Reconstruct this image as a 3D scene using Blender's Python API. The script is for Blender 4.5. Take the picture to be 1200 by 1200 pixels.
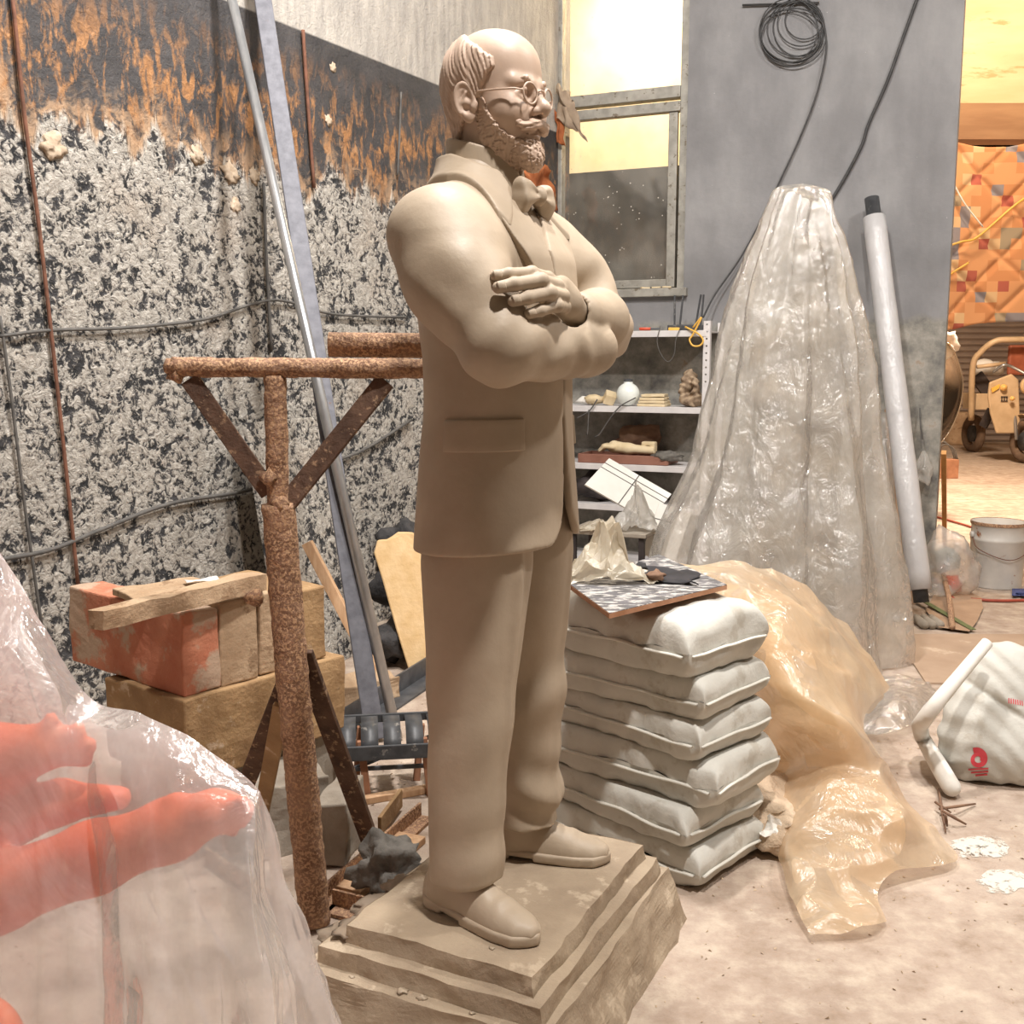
import bpy, math, random
import numpy as np
from mathutils import Vector, Matrix
random.seed(7)
PI = math.pi
for o in list(bpy.data.objects): bpy.data.objects.remove(o, do_unlink=True)
SC = bpy.context.scene
COL = SC.collection

# ------------------------------------------------------------------ camera
CAM = Vector((0, 0, 1.45)); FPX = 1250.0; PITCH = math.radians(8.0)
cd = bpy.data.cameras.new('camera'); cd.sensor_width = 36; cd.lens = FPX / 1200 * 36; cd.clip_start = .05; cd.clip_end = 200
cam = bpy.data.objects.new('camera', cd); COL.objects.link(cam)
cam.location = CAM; cam.rotation_euler = (PI / 2 - PITCH, 0, 0)
SC.camera = cam

# ------------------------------------------------------------------ light
W = bpy.data.worlds.new('world'); SC.world = W; W.use_nodes = True
W.node_tree.nodes['Background'].inputs[0].default_value = (1.0, .96, .92, 1)
W.node_tree.nodes['Background'].inputs[1].default_value = 0.0   # closed room: no sky, all light comes from its lamps
SC.view_settings.view_transform = 'Standard'; SC.view_settings.look = 'None'
SC.view_settings.gamma = 1; SC.view_settings.use_curve_mapping = False
SC.view_settings.exposure = 0.25
def area(name, loc, target, size, power, col, shape='DISK', sy=None):
    l = bpy.data.lights.new(name, 'AREA'); l.shape = shape; l.size = size; l.energy = power; l.color = col
    if sy: l.shape = 'RECTANGLE'; l.size_y = sy
    o = bpy.data.objects.new(name, l); COL.objects.link(o); o.location = loc
    o.rotation_euler = (Vector(target) - Vector(loc)).to_track_quat('-Z', 'Y').to_euler()
    return o
area('ceiling_lamp_key_offscreen', (.62, 1.15, 5.0), (.2, 2.9, 0), .24, 185, (1, .95, .90))
area('ceiling_lamp_side_offscreen', (3.2, 2.6, 4.9), (.8, 5.6, .8), .35, 100, (1, .97, .94))
area('ceiling_lamp_rear_offscreen', (.1, 3.2, 5.0), (-1.3, 5.0, 1.4), .35, 190, (1, .97, .94))
area('annex_lamp_offscreen', (4.6, 10.5, 5.2), (4.6, 12.0, 0), 1.2, 800, (1, .78, .58))
area('annex_lamp_front_offscreen', (3.5, 7.6, 5.0), (4.0, 9.0, 1.0), .6, 95, (1, .77, .54))

# ------------------------------------------------------------------ pixel rays
CF = Vector((0, math.cos(PITCH), -math.sin(PITCH))); CU = Vector((0, math.sin(PITCH), math.cos(PITCH)))
def ray(px, py): return CF + Vector((1, 0, 0)) * ((px - 600) / FPX) + CU * ((600 - py) / FPX)
def on_z(px, py, z=0.0):
    d = ray(px, py); return CAM + d * ((z - CAM.z) / d.z)
def on_y(px, py, y):
    d = ray(px, py); return CAM + d * (y / d.y)
def on_plane(px, py, p0, n):
    d = ray(px, py); return CAM + d * ((Vector(p0) - CAM).dot(n) / d.dot(n))

# ------------------------------------------------------------------ materials
def lin(c):
    if isinstance(c, str):
        c = [int(c[i:i + 2], 16) / 255 for i in (0, 2, 4)]
    return tuple(x / 12.92 if x <= .04045 else ((x + .055) / 1.055) ** 2.4 for x in c) + (1,)
MATS = {}
class NT:
    def __init__(s, m): s.t = m.node_tree; s.n = s.t.nodes; s.l = s.t.links
    def add(s, typ, **kw):
        nd = s.n.new(typ)
        for k, v in kw.items(): setattr(nd, k, v)
        return nd
    def set(s, sock, v):
        if isinstance(v, bpy.types.NodeSocket): s.l.new(v, sock)
        else: sock.default_value = v
    def noise(s, co, scale, detail=4, rough=.55, dist=0):
        nd = s.add('ShaderNodeTexNoise'); s.set(nd.inputs['Vector'], co)
        nd.inputs['Scale'].default_value = scale; nd.inputs['Detail'].default_value = detail
        nd.inputs['Roughness'].default_value = rough; nd.inputs['Distortion'].default_value = dist
        return nd.outputs[0]
    def noise_c(s, co, scale):
        nd = s.add('ShaderNodeTexNoise'); s.set(nd.inputs['Vector'], co); nd.inputs['Scale'].default_value = scale; return nd.outputs[1]
    def vor(s, co, scale, feature='F1', rnd=1):
        nd = s.add('ShaderNodeTexVoronoi', feature=feature); s.set(nd.inputs['Vector'], co)
        nd.inputs['Scale'].default_value = scale; nd.inputs['Randomness'].default_value = rnd
        return nd.outputs[0]
    def ramp(s, fac, stops):
        nd = s.add('ShaderNodeValToRGB'); e = nd.color_ramp.elements
        while len(e) < len(stops): e.new(.5)
        for i, (p, c) in enumerate(stops):
            e[i].position = p
            e[i].color = lin(c) if isinstance(c, (str, tuple, list)) else (c, c, c, 1)
        s.set(nd.inputs[0], fac); return nd.outputs[0]
    def mix(s, f, a, b, mode='MIX'):
        nd = s.add('ShaderNodeMix', data_type='RGBA', blend_type=mode)
        s.set(nd.inputs[0], f)
        for k, v in ((6, a), (7, b)): s.set(nd.inputs[k], lin(v) if isinstance(v, str) else v)
        return nd.outputs[2]
    def math(s, op, a, b=0.0, clamp=False):
        nd = s.add('ShaderNodeMath', operation=op, use_clamp=clamp); s.set(nd.inputs[0], a); s.set(nd.inputs[1], b)
        return nd.outputs[0]
    def mapping(s, co, scale=(1, 1, 1), rot=(0, 0, 0), loc=(0, 0, 0)):
        nd = s.add('ShaderNodeMapping'); s.set(nd.inputs[0], co); nd.inputs['Scale'].default_value = scale
        nd.inputs['Rotation'].default_value = rot; nd.inputs['Location'].default_value = loc; return nd.outputs[0]
    def bump(s, h, strength=.3, dist=.01, prev=None):
        nd = s.add('ShaderNodeBump'); nd.inputs['Strength'].default_value = strength
        nd.inputs['Distance'].default_value = dist; s.set(nd.inputs['Height'], h)
        if prev is not None: s.set(nd.inputs['Normal'], prev)
        return nd.outputs[0]
def new_mat(name):
    m = bpy.data.materials.new(name); m.use_nodes = True; MATS[name] = m
    nt = NT(m); b = nt.n['Principled BSDF']
    co = nt.add('ShaderNodeTexCoord').outputs['Object']
    return m, nt, b, co
def mat(name, a, b=None, scale=12, rough=.7, metal=0, bump=.25, bscale=None, bdist=.004, spots=None, sscale=30, sthr=.62, spec=.4, detail=5, stretch=None, rough2=None):
    """two-tone noise material with optional speckle colour and bump; everything in object space"""
    m, nt, bs, co = new_mat(name)
    c = nt.mapping(co, stretch) if stretch else co
    n = nt.noise(c, scale, detail)
    colr = nt.ramp(n, [(.35, a), (.65, b or a)])
    if spots:
        sp = nt.ramp(nt.noise(c, sscale, 5, .65), [(sthr - .03, 0.0), (sthr + .03, 1.0)])
        colr = nt.mix(sp, colr, spots)
    nt.set(bs.inputs['Base Color'], colr)
    bs.inputs['Roughness'].default_value = rough; bs.inputs['Metallic'].default_value = metal
    bs.inputs['Specular IOR Level'].default_value = spec
    if rough2 is not None:
        r = nt.add('ShaderNodeMapRange'); nt.set(r.inputs[0], nt.noise(co, scale * .6, 3)); r.inputs[1].default_value = .35; r.inputs[2].default_value = .65
        r.inputs[3].default_value = rough; r.inputs[4].default_value = rough2; nt.set(bs.inputs['Roughness'], r.outputs[0])
    if bump: nt.set(bs.inputs['Normal'], nt.bump(nt.noise(c, bscale or scale * 2, 6, .6), bump, bdist))
    return m
def film(name, tint='f4f0ea', haze=.35, gloss=.35, rough=.18, bscale=22, bstr=.5, dirt=None, dark=.97, base=.05):
    """thin plastic sheet: see-through, milky diffuse/translucent haze and sharp sheen"""
    m, nt, bs, co = new_mat(name)
    nt.n.remove(bs); out = nt.n['Material Output']
    cr1 = nt.vor(nt.mix(.12, co, nt.noise_c(co, 9)), bscale * .45, 'DISTANCE_TO_EDGE'); cr1 = nt.math('MINIMUM', cr1, .25)
    n1 = nt.noise(co, bscale * 1.8, 6, .62, 1.0); n2 = nt.noise(nt.mapping(co, (1, 1, .45)), bscale * .4, 4, .6, 1.6)
    soft = nt.bump(n2, bstr * .5, .03); nrm = nt.bump(n2, bstr, .03, nt.bump(n1, bstr * .8, .006, nt.bump(cr1, bstr * .9, .02)))
    col = nt.ramp(nt.noise(co, 3.2, 4), [(.35, tint), (.7, dirt or tint)])
    tr = nt.add('ShaderNodeBsdfTransparent'); tr.inputs[0].default_value = (dark, dark * .99, dark * .98, 1)
    df = nt.add('ShaderNodeBsdfDiffuse'); nt.set(df.inputs[0], col); nt.set(df.inputs['Normal'], soft)
    tl = nt.add('ShaderNodeBsdfTranslucent'); nt.set(tl.inputs[0], col)
    gl = nt.add('ShaderNodeBsdfGlossy'); gl.inputs['Roughness'].default_value = rough; nt.set(gl.inputs['Normal'], nrm)
    def ms(f, a, b):
        x = nt.add('ShaderNodeMixShader'); nt.set(x.inputs[0], f); nt.l.new(a, x.inputs[1]); nt.l.new(b, x.inputs[2]); return x.outputs[0]
    hz = ms(.45, df.outputs[0], tl.outputs[0])
    hf = nt.add('ShaderNodeMapRange'); nt.set(hf.inputs[0], nt.noise(co, 5.5, 5, .6)); hf.inputs[1].default_value = .3; hf.inputs[2].default_value = .7
    hf.inputs[3].default_value = max(0, haze - .12); hf.inputs[4].default_value = min(1, haze + .12)
    a = ms(hf.outputs[0], tr.outputs[0], hz)
    lw = nt.add('ShaderNodeLayerWeight'); lw.inputs[0].default_value = .25
    gf = nt.math('MULTIPLY', lw.outputs['Fresnel'], gloss * .55, True)
    gf = nt.math('ADD', gf, base)
    nt.l.new(ms(gf, a, gl.outputs[0]), out.inputs[0])
    return m

# ------------------------------------------------------------------ objects
def setp(o, label=None, cat=None, group=None, kind=None):
    if label: o['label'] = label
    if cat: o['category'] = cat
    if group: o['group'] = group
    if kind: o['kind'] = kind
    return o
def M(x): return MATS[x] if isinstance(x, str) else x
def link_mesh(name, me, m, parent=None, smooth=False):
    if m is not None: me.materials.append(M(m))
    if smooth: me.polygons.foreach_set('use_smooth', [True] * len(me.polygons))
    o = bpy.data.objects.new(name, me); COL.objects.link(o)
    if parent: o.parent = parent
    return o
def empty(name, loc=(0, 0, 0), rz=0, label=None, cat=None, group=None, parent=None):
    o = bpy.data.objects.new(name, None); COL.objects.link(o); o.empty_display_size = .1
    o.location = loc; o.rotation_euler = (0, 0, rz); setp(o, label, cat, group)
    if parent: o.parent = parent
    return o
def copy_tree(o, parent=None):
    c = o.copy(); COL.objects.link(c); c.parent = parent
    for ch in list(o.children): copy_tree(ch, c)
    return c
class MB:
    """collects verts and faces of ONE part"""
    def __init__(s): s.v = []; s.f = []
    def add(s, vs, fs, mtx=None):
        b = len(s.v)
        s.v += [tuple(mtx @ Vector(p)) if mtx is not None else tuple(p) for p in vs]
        s.f += [tuple(i + b for i in f) for f in fs]; return s
    def box(s, c, d, rot=None, jit=0, taper=1.0):
        x, y, z = d[0] / 2, d[1] / 2, d[2] / 2
        vs = [Vector((sx * x * (taper if sz > 0 else 1), sy * y * (taper if sz > 0 else 1), sz * z)) for sz in (-1, 1) for sy in (-1, 1) for sx in (-1, 1)]
        if jit: vs = [v + Vector([random.uniform(-jit, jit) for _ in range(3)]) for v in vs]
        R = rot if rot is not None else Matrix.Identity(3)
        vs = [R @ v + Vector(c) for v in vs]
        return s.add(vs, [(0, 2, 3, 1), (4, 5, 7, 6), (0, 1, 5, 4), (2, 6, 7, 3), (0, 4, 6, 2), (1, 3, 7, 5)])
    def bar(s, a, b, w, h=None, up=(0, 0, 1)):
        a, b = Vector(a), Vector(b); d = (b - a); L = d.length; d.normalize()
        up = Vector(up)
        if abs(d.dot(up)) > .98: up = Vector((1, 0, 0))
        x = d.cross(up).normalized(); y = x.cross(d).normalized()
        return s.box((a + b) / 2, (w, L, h or w), Matrix((x, d, y)).transposed())
    def tube(s, pts, r, n=10, caps=True, flat=1.0, closed=False):
        pts = [Vector(p) for p in pts]; K = len(pts)
        rs = r if isinstance(r, (list, tuple)) else [r] * K
        prev = None; b = len(s.v); rings = []
        for i, p in enumerate(pts):
            if closed: t = (pts[(i + 1) % K] - pts[i - 1])
            else: t = (pts[min(i + 1, K - 1)] - pts[max(i - 1, 0)])
            t = t.normalized() if t.length > 1e-9 else Vector((0, 0, 1))
            if prev is None:
                a = Vector((0, 0, 1)) if abs(t.z) < .9 else Vector((1, 0, 0)); x = t.cross(a).normalized()
            else:
                x = prev - t * prev.dot(t); x = x.normalized() if x.length > 1e-6 else t.orthogonal().normalized()
            y = t.cross(x); prev = x
            for k in range(n):
                an = 2 * PI * k / n
                s.v.append(tuple(p + (x * math.cos(an) + y * math.sin(an) * flat) * rs[i]))
        for i in range(K if closed else K - 1):
            j = (i + 1) % K
            for k in range(n):
                k2 = (k + 1) % n
                s.f.append((b + i * n + k, b + i * n + k2, b + j * n + k2, b + j * n + k))
        if caps and not closed:
            s.f.append(tuple(b + k for k in reversed(range(n)))); s.f.append(tuple(b + (K - 1) * n + k for k in range(n)))
        return s
    def lathe(s, prof, n=24, c=(0, 0, 0), rot=None, caps=True):
        b = len(s.v); R = rot if rot is not None else Matrix.Identity(3)
        for r, z in prof:
            for k in range(n):
                a = 2 * PI * k / n; s.v.append(tuple(R @ Vector((r * math.cos(a), r * math.sin(a), z)) + Vector(c)))
        for i in range(len(prof) - 1):
            for k in range(n):
                k2 = (k + 1) % n; s.f.append((b + i * n + k, b + i * n + k2, b + (i + 1) * n + k2, b + (i + 1) * n + k))
        if caps:
            s.f.append(tuple(b + k for k in reversed(range(n)))); s.f.append(tuple(b + (len(prof) - 1) * n + k for k in range(n)))
        return s
    def prism(s, poly, t, fn):
        """poly: list of 2-D points, extruded 0..t; fn(x, y, h) -> 3-D point"""
        n = len(poly); vs = [fn(x, y, 0) for x, y in poly] + [fn(x, y, t) for x, y in poly]
        fs = [tuple(reversed(range(n))), tuple(range(n, 2 * n))] + [(i, (i + 1) % n, n + (i + 1) % n, n + i) for i in range(n)]
        return s.add(vs, fs)
    def grid(s, nu, nv, fn, wrap=False):
        b = len(s.v)
        for i in range(nu):
            for j in range(nv): s.v.append(tuple(fn(i / (nu if wrap else nu - 1), j / (nv - 1))))
        for i in range(nu if wrap else nu - 1):
            i2 = (i + 1) % nu
            for j in range(nv - 1): s.f.append((b + i * nv + j, b + i2 * nv + j, b + i2 * nv + j + 1, b + i * nv + j + 1))
        return s
    def build(s, name, m, parent=None, smooth=False, bevel=0, solid=0, sub=0, seg=2, angle=40):
        me = bpy.data.meshes.new(name); me.from_pydata(s.v, [], s.f); me.update()
        o = link_mesh(name, me, m, parent, smooth)
        if solid:
            q = o.modifiers.new('solid', 'SOLIDIFY'); q.thickness = solid; q.offset = 0
        if bevel:
            q = o.modifiers.new('bevel', 'BEVEL'); q.width = bevel; q.segments = seg; q.limit_method = 'ANGLE'; q.angle_limit = math.radians(angle)
        if sub:
            q = o.modifiers.new('sub', 'SUBSURF'); q.levels = sub; q.render_levels = sub
        return o
def fix_normals(o):
    import bmesh
    bm = bmesh.new(); bm.from_mesh(o.data); bmesh.ops.recalc_face_normals(bm, faces=bm.faces); bm.to_mesh(o.data); bm.free(); return o
def recentre(o):
    """move a one-mesh thing's origin to the middle of its base"""
    vs = [Vector(v.co) for v in o.data.vertices]
    lo = Vector([min(v[i] for v in vs) for i in range(3)]); hi = Vector([max(v[i] for v in vs) for i in range(3)])
    c = Vector(((lo.x + hi.x) / 2, (lo.y + hi.y) / 2, lo.z)); o.data.transform(Matrix.Translation(-c)); o.location = Vector(o.location) + c; return o
def rotm(rx=0, ry=0, rz=0): return (Matrix.Rotation(rz, 3, 'Z') @ Matrix.Rotation(ry, 3, 'Y') @ Matrix.Rotation(rx, 3, 'X'))

# ------------------------------------------------------------------ signed-distance sculpting (numpy + surface nets)
class Grid:
    def __init__(s, lo, hi, h):
        s.lo = np.array(lo, np.float32); s.h = h
        n = [int(math.ceil((hi[i] - lo[i]) / h)) + 1 for i in range(3)]
        ax = [np.float32(lo[i]) + h * np.arange(n[i], dtype=np.float32) for i in range(3)]
        s.x = ax[0][:, None, None]; s.y = ax[1][None, :, None]; s.z = ax[2][None, None, :]; s.shape = tuple(n)
    def ell(s, c, r, R=None):
        x, y, z = s.x - c[0], s.y - c[1], s.z - c[2]
        if R is not None: x, y, z = (R[0][i] * x + R[1][i] * y + R[2][i] * z for i in range(3))
        k0 = np.sqrt((x / r[0]) ** 2 + (y / r[1]) ** 2 + (z / r[2]) ** 2)
        k1 = np.sqrt((x / r[0] ** 2) ** 2 + (y / r[1] ** 2) ** 2 + (z / r[2] ** 2) ** 2) + 1e-6
        return k0 * (k0 - 1) / k1
    def cap(s, a, b, ra, rb=None):
        rb = ra if rb is None else rb
        d = [b[i] - a[i] for i in range(3)]; L = sum(q * q for q in d) + 1e-12
        x, y, z = s.x - a[0], s.y - a[1], s.z - a[2]
        h = np.clip((x * d[0] + y * d[1] + z * d[2]) / L, 0, 1)
        return np.sqrt((x - h * d[0]) ** 2 + (y - h * d[1]) ** 2 + (z - h * d[2]) ** 2) - (ra + (rb - ra) * h)
    def chain(s, pts, rs, k=.01):
        d = None
        for i in range(len(pts) - 1):
            e = s.cap(pts[i], pts[i + 1], rs[i], rs[i + 1]); d = e if d is None else smin(d, e, k)
        return d
    def loft(s, keys, n=2.3):
        """keys: (z, cx, cy, rx, ry)"""
        kz = [k[0] for k in keys]; z = s.z.ravel()
        def ip(i):
            v = np.interp(z, kz, [k[i] for k in keys])
            w = max(3, int(.035 / s.h)) | 1; p = np.pad(v, w // 2, mode='edge')
            return np.convolve(p, np.ones(w) / w, 'valid').astype(np.float32)[None, None, :]
        cx, cy, rx, ry = ip(1), ip(2), ip(3), ip(4)
        d = ((np.abs((s.x - cx) / rx) ** n + np.abs((s.y - cy) / ry) ** n) ** (1 / n) - 1) * np.minimum(rx, ry)
        return np.maximum(d, np.maximum(kz[0] - s.z, s.z - kz[-1]))
    def mesh(s, F, name, m, parent=None, xf=None, smooth_it=0):
        v, q = nets(np.broadcast_to(F, s.shape), s.lo, s.h)
        if smooth_it: v = relax(v, q, smooth_it)
        if xf is not None: v = xf(v)
        me = bpy.data.meshes.new(name); me.vertices.add(len(v)); me.vertices.foreach_set('co', v.astype(np.float32).ravel())
        me.loops.add(len(q) * 4); me.loops.foreach_set('vertex_index', q.astype(np.int32).ravel())
        me.polygons.add(len(q)); me.polygons.foreach_set('loop_start', np.arange(0, len(q) * 4, 4, dtype=np.int32))
        me.update(calc_edges=True); me.validate()
        return link_mesh(name, me, m, parent, True)
def smin(a, b, k):
    h = np.clip(.5 + .5 * (b - a) / k, 0, 1); return b + (a - b) * h - k * h * (1 - h)
def smax(a, b, k): return -smin(-a, -b, k)
def nets(F, lo, h):
    ins = F < 0; nx, ny, nz = F.shape
    c = np.zeros((nx - 1, ny - 1, nz - 1), np.uint8)
    for i in (0, 1):
        for j in (0, 1):
            for k in (0, 1): c += ins[i:nx - 1 + i, j:ny - 1 + j, k:nz - 1 + k]
    act = (c > 0) & (c < 8); I = np.argwhere(act); idx = np.full(act.shape, -1, np.int64); idx[act] = np.arange(len(I))
    acc = np.zeros((len(I), 3)); cnt = np.zeros(len(I))
    cor = [(i, j, k) for i in (0, 1) for j in (0, 1) for k in (0, 1)]
    for a in cor:
        for ax in range(3):
            if a[ax]: continue
            b = list(a); b[ax] = 1
            fa = F[I[:, 0] + a[0], I[:, 1] + a[1], I[:, 2] + a[2]].astype(np.float64); fb = F[I[:, 0] + b[0], I[:, 1] + b[1], I[:, 2] + b[2]].astype(np.float64)
            mk = (fa < 0) != (fb < 0); den = fa - fb; den[~mk] = 1; t = fa / den
            p = np.tile(np.array(a, float), (len(I), 1)); p[:, ax] += t
            acc += p * mk[:, None]; cnt += mk
    V = (I + acc / cnt[:, None]) * h + np.asarray(lo, float)
    Q = []
    for ax in range(3):
        A = np.moveaxis(ins, ax, 0); D = np.moveaxis(idx, ax, 0)
        cr = A[:-1, 1:-1, 1:-1] != A[1:, 1:-1, 1:-1]; e = np.argwhere(cr); i, j, k = e[:, 0], e[:, 1] + 1, e[:, 2] + 1
        q = np.stack([D[i, j - 1, k - 1], D[i, j, k - 1], D[i, j, k], D[i, j - 1, k]], 1)
        fl = A[i, j, k]
        if ax == 1: fl = ~fl
        q[~fl] = q[~fl][:, ::-1]; Q.append(q)
    return V, np.concatenate(Q)
def relax(v, q, it):
    for _ in range(it):
        s = np.zeros_like(v); n = np.zeros(len(v))
        for a in range(4):
            for b in (1, 3):
                np.add.at(s, q[:, a], v[q[:, (a + b) % 4]]); np.add.at(n, q[:, a], 1)
        v = v * .5 + .5 * s / n[:, None]
    return v
def poly_sd(px, py, poly):
    """signed distance to a 2-D polygon (negative inside)"""
    d = None; ins = None; n = len(poly)
    for i in range(n):
        ax, ay = poly[i]; bx, by = poly[(i + 1) % n]; ex, ey = bx - ax, by - ay
        wx, wy = px - ax, py - ay; t = np.clip((wx * ex + wy * ey) / (ex * ex + ey * ey + 1e-12), 0, 1)
        e = (wx - ex * t) ** 2 + (wy - ey * t) ** 2; d = e if d is None else np.minimum(d, e)
        c = ((ay <= py) & (by > py) | (ay > py) & (by <= py)) & ((wx * ey < wy * ex) == (ey < 0)) if False else None
        cond = ((ay > py) != (by > py)); xi = ax + (py - ay) * ex / (ey if abs(ey) > 1e-9 else 1e-9); hit = cond & (px < xi)
        ins = hit if ins is None else ins ^ hit
    d = np.sqrt(d); return np.where(ins, -d, d)
# ================================================================== the clay statue
mat('clay', 'a2927e', 'af9f8b', 6, .66, 0, .32, 11, .008, rough2=.46, spec=.38)
mat('clay_head', 'b79f8c', 'c2aa98', 8, .6, 0, .25, 45, .003, rough2=.46, spec=.4)
mat('clay_dark', '7d6f60', '8c7c6a', 9, .6, 0, .3, 40, .004)
SZ = .24; SROT = math.radians(-26); SC0 = Vector((-.03, 2.36, SZ))
statue = empty('clay_statue', SC0, SROT, 'life-size clay statue of a bearded man in suit with folded arms', 'statue')

def wav(g, f, a, ph=0):
    return np.sin(g.x * f[0] + g.y * f[1] + g.z * f[2] + ph) * a
def near(g, c, r):
    return np.exp(-((g.x - c[0]) ** 2 + (g.y - c[1]) ** 2 + (g.z - c[2]) ** 2) / (r * r))

# ---- jacket (torso + both sleeves)
g = Grid((-.27, -.40, .76), (.36, .40, 1.70), .0055)
TK = [(.78, 0, 0, .172, .222), (.85, 0, 0, .168, .216), (.98, .0, 0, .158, .200), (1.10, .0, 0, .150, .188), (1.22, 0, 0, .148, .188),
      (1.34, .0, 0, .154, .208), (1.43, -.004, 0, .142, .218), (1.49, -.020, 0, .120, .205), (1.53, -.032, 0, .102, .165), (1.56, -.037, 0, .090, .12), (1.59, -.040, 0, .082, .09), (1.635, -.042, 0, .076, .078)]
def torso_sdf(g):
    t = g.loft(TK, 2.25)
    d = smin(t, g.cap((-.03, -.10, 1.535), (-.02, -.200, 1.462), .046, .085), .085)
    d = smin(d, g.cap((-.03, .10, 1.535), (-.01, .200, 1.462), .046, .085), .085)
    return t, d
torso, d = torso_sdf(g)
RS, RE, RW = (-.025, -.215, 1.455), (.135, -.262, 1.243), (.215, .0, 1.238)
LS, LE, LW = (-.01, .215, 1.455), (.125, .275, 1.285), (.205, -.03, 1.305)
RM = (.03, -.244, 1.37); LM = (.055, .27, 1.39)
ra = g.chain([RS, RM, RE], [.090, .088, .078], .08); ra = smin(ra, g.cap(RE, RW, .075, .060), .02)
la = g.chain([LS, LM, LE], [.090, .084, .076], .06); la = smin(la, g.chain([LE, (.185, .12, 1.30), LW], [.076, .068, .05], .02), .02)
# sleeve creases
la = la + .007 * near(g, (.12, .2, 1.36), .09) * np.sin(60 * (g.z - .6 * g.y) + 1) + .005 * near(g, LE, .09) * np.sin(70 * (g.x + g.z))
ra = ra + .006 * near(g, (.15, -.20, 1.26), .11) * np.sin(62 * (g.x - .9 * g.z + .5 * g.y) + .5) + .005 * near(g, (.19, -.07, 1.22), .07) * np.sin(95 * (g.y + .5 * g.z)) + .0025 * near(g, (.20, -.05, 1.24), .08) * np.sin(70 * (g.y + g.z))
ra = ra + .006 * near(g, (.06, -.17, 1.44), .08) * np.sin(70 * (g.x + .35 * g.z)) + .004 * near(g, (.05, -.30, 1.33), .09) * np.sin(50 * (g.z + .8 * g.x))
# open front below the button: curved fronts, hollow skirt
V0 = .015
gw = np.clip((1.07 - g.z) / .29, 0, 1)
gap = .004 + .030 * gw + .13 * np.clip((gw - .55) / .45, 0, 1) ** 2.2
cut = smax(np.abs(g.y - V0) - gap, -(g.x - .03), .01); cut = np.maximum(cut, g.z - 1.09)
inner = np.maximum(torso + .020, g.z - 1.10)
hem = (.812 - .012 * np.clip((-g.x) / .17, -1, 1)) - g.z
body = np.maximum(d, -inner); body = smax(body, -cut, .008); body = smax(body, hem, .006)
# front edge seam above the opening, arm-pit folds on the side
seam = np.maximum(np.abs(g.y - V0 - .002) - .0035, -(g.x - .05)); body = np.where((seam < 0) & (g.z > 1.05) & (g.z < 1.32), body + .006, body)
sl = np.minimum(ra, la); arms = smin(ra, la, .008)
# groove where the sleeves cross the body
body = smin(body, arms, .012 + .055 * np.clip((g.z - 1.34) / .12, 0, 1))
# cuff mouth of the left sleeve
body = smax(body, -g.cap((.200, -.052, 1.308), (.196, -.11, 1.315), .034, .05), .004)
body = body + wav(g, (9, 6, 14), .0012) + wav(g, (17, -13, 8), .0008, 1) + wav(g, (-7, 19, 23), .0007, 2)
jacket = g.mesh(body, 'jacket', 'clay', statue)
# pocket flap, follows the hip
def torso_at(y, z, off):
    rx = np.interp(z, [k[0] for k in TK], [k[3] for k in TK]); ry = np.interp(z, [k[0] for k in TK], [k[4] for k in TK])
    return rx, ry
def hip(theta, z, off=0.0):
    rx, ry = torso_at(0, z, 0); c, s_ = math.cos(theta), math.sin(theta); n = 2.25
    k = (abs(c / rx) ** n + abs(s_ / ry) ** n) ** (-1 / n)
    return Vector((c * (k + off), s_ * (k + off), z))
def flap(t0, t1, z0, z1, tilt=0.0):
    b = MB()
    for off in (-.012, .0085):
        b.grid(14, 5, lambda u, v: hip(t0 + (t1 - t0) * u, z0 + (z1 - z0) * v + tilt * u, off))
    n = 14 * 5
    rim = [i * 5 for i in range(14)] + [13 * 5 + j for j in range(1, 5)] + [i * 5 + 4 for i in range(12, -1, -1)] + [j for j in range(3, 0, -1)]
    for i in range(len(rim)):
        a, c = rim[i], rim[(i + 1) % len(rim)]; b.f.append((a, c, n + c, n + a))
    return b
fix_normals(flap(math.radians(-98), math.radians(-46), 1.026, 1.092, .004).build('pocket_flap', 'clay', jacket, True, bevel=.003))
fix_normals(flap(math.radians(46), math.radians(90), 1.026, 1.092, .004).build('pocket_flap', 'clay', jacket, True, bevel=.003))
# lapels and turned collar: raised layers of cloth on the chest
gl_ = Grid((-.02, -.20, 1.22), (.19, .20, 1.56), .0030)
_, dl = torso_sdf(gl_)
def layer(poly, t, sx):
    e = np.maximum(dl - t, -(gl_.x - .0)); e = smax(e, poly_sd(gl_.y, gl_.z, [(sx * q[0], q[1]) for q in poly]), .0025); return e
LP = [(-.055, 1.20), (-.046, 1.30), (-.047, 1.37), (-.052, 1.44), (-.040, 1.525), (-.085, 1.545), (-.120, 1.520), (-.148, 1.512), (-.170, 1.502), (-.160, 1.475), (-.110, 1.385), (-.075, 1.29), (-.06, 1.20)]
gl_.mesh(layer(LP, .013, 1), 'lapel', 'clay', jacket)
LP2 = [(q[0] * 1.0 + (.085 if q[1] < 1.5 and q[0] > -.056 else 0), q[1]) for q in LP]
gl_.mesh(layer(LP2, .009, -1), 'lapel', 'clay', jacket)
gc = Grid((-.17, -.19, 1.48), (.13, .19, 1.68), .0032)
_, dc = torso_sdf(gc)
TP = [(-.16, 0), (-.150, -.06), (-.115, -.118), (-.04, -.150), (.03, -.158), (.085, -.172), (.105, -.150), (.092, -.115), (.070, -.075), (.06, -.03), (-.02, 0)]
TP = TP + [(x, -y) for x, y in TP[::-1][1:-1]]
cl = smax(dc - .016, poly_sd(gc.x, gc.y, TP), .003)
cl = smax(cl, gc.z - (1.640 - .38 * np.clip(gc.x + .06, 0, .2)), .003)
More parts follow.
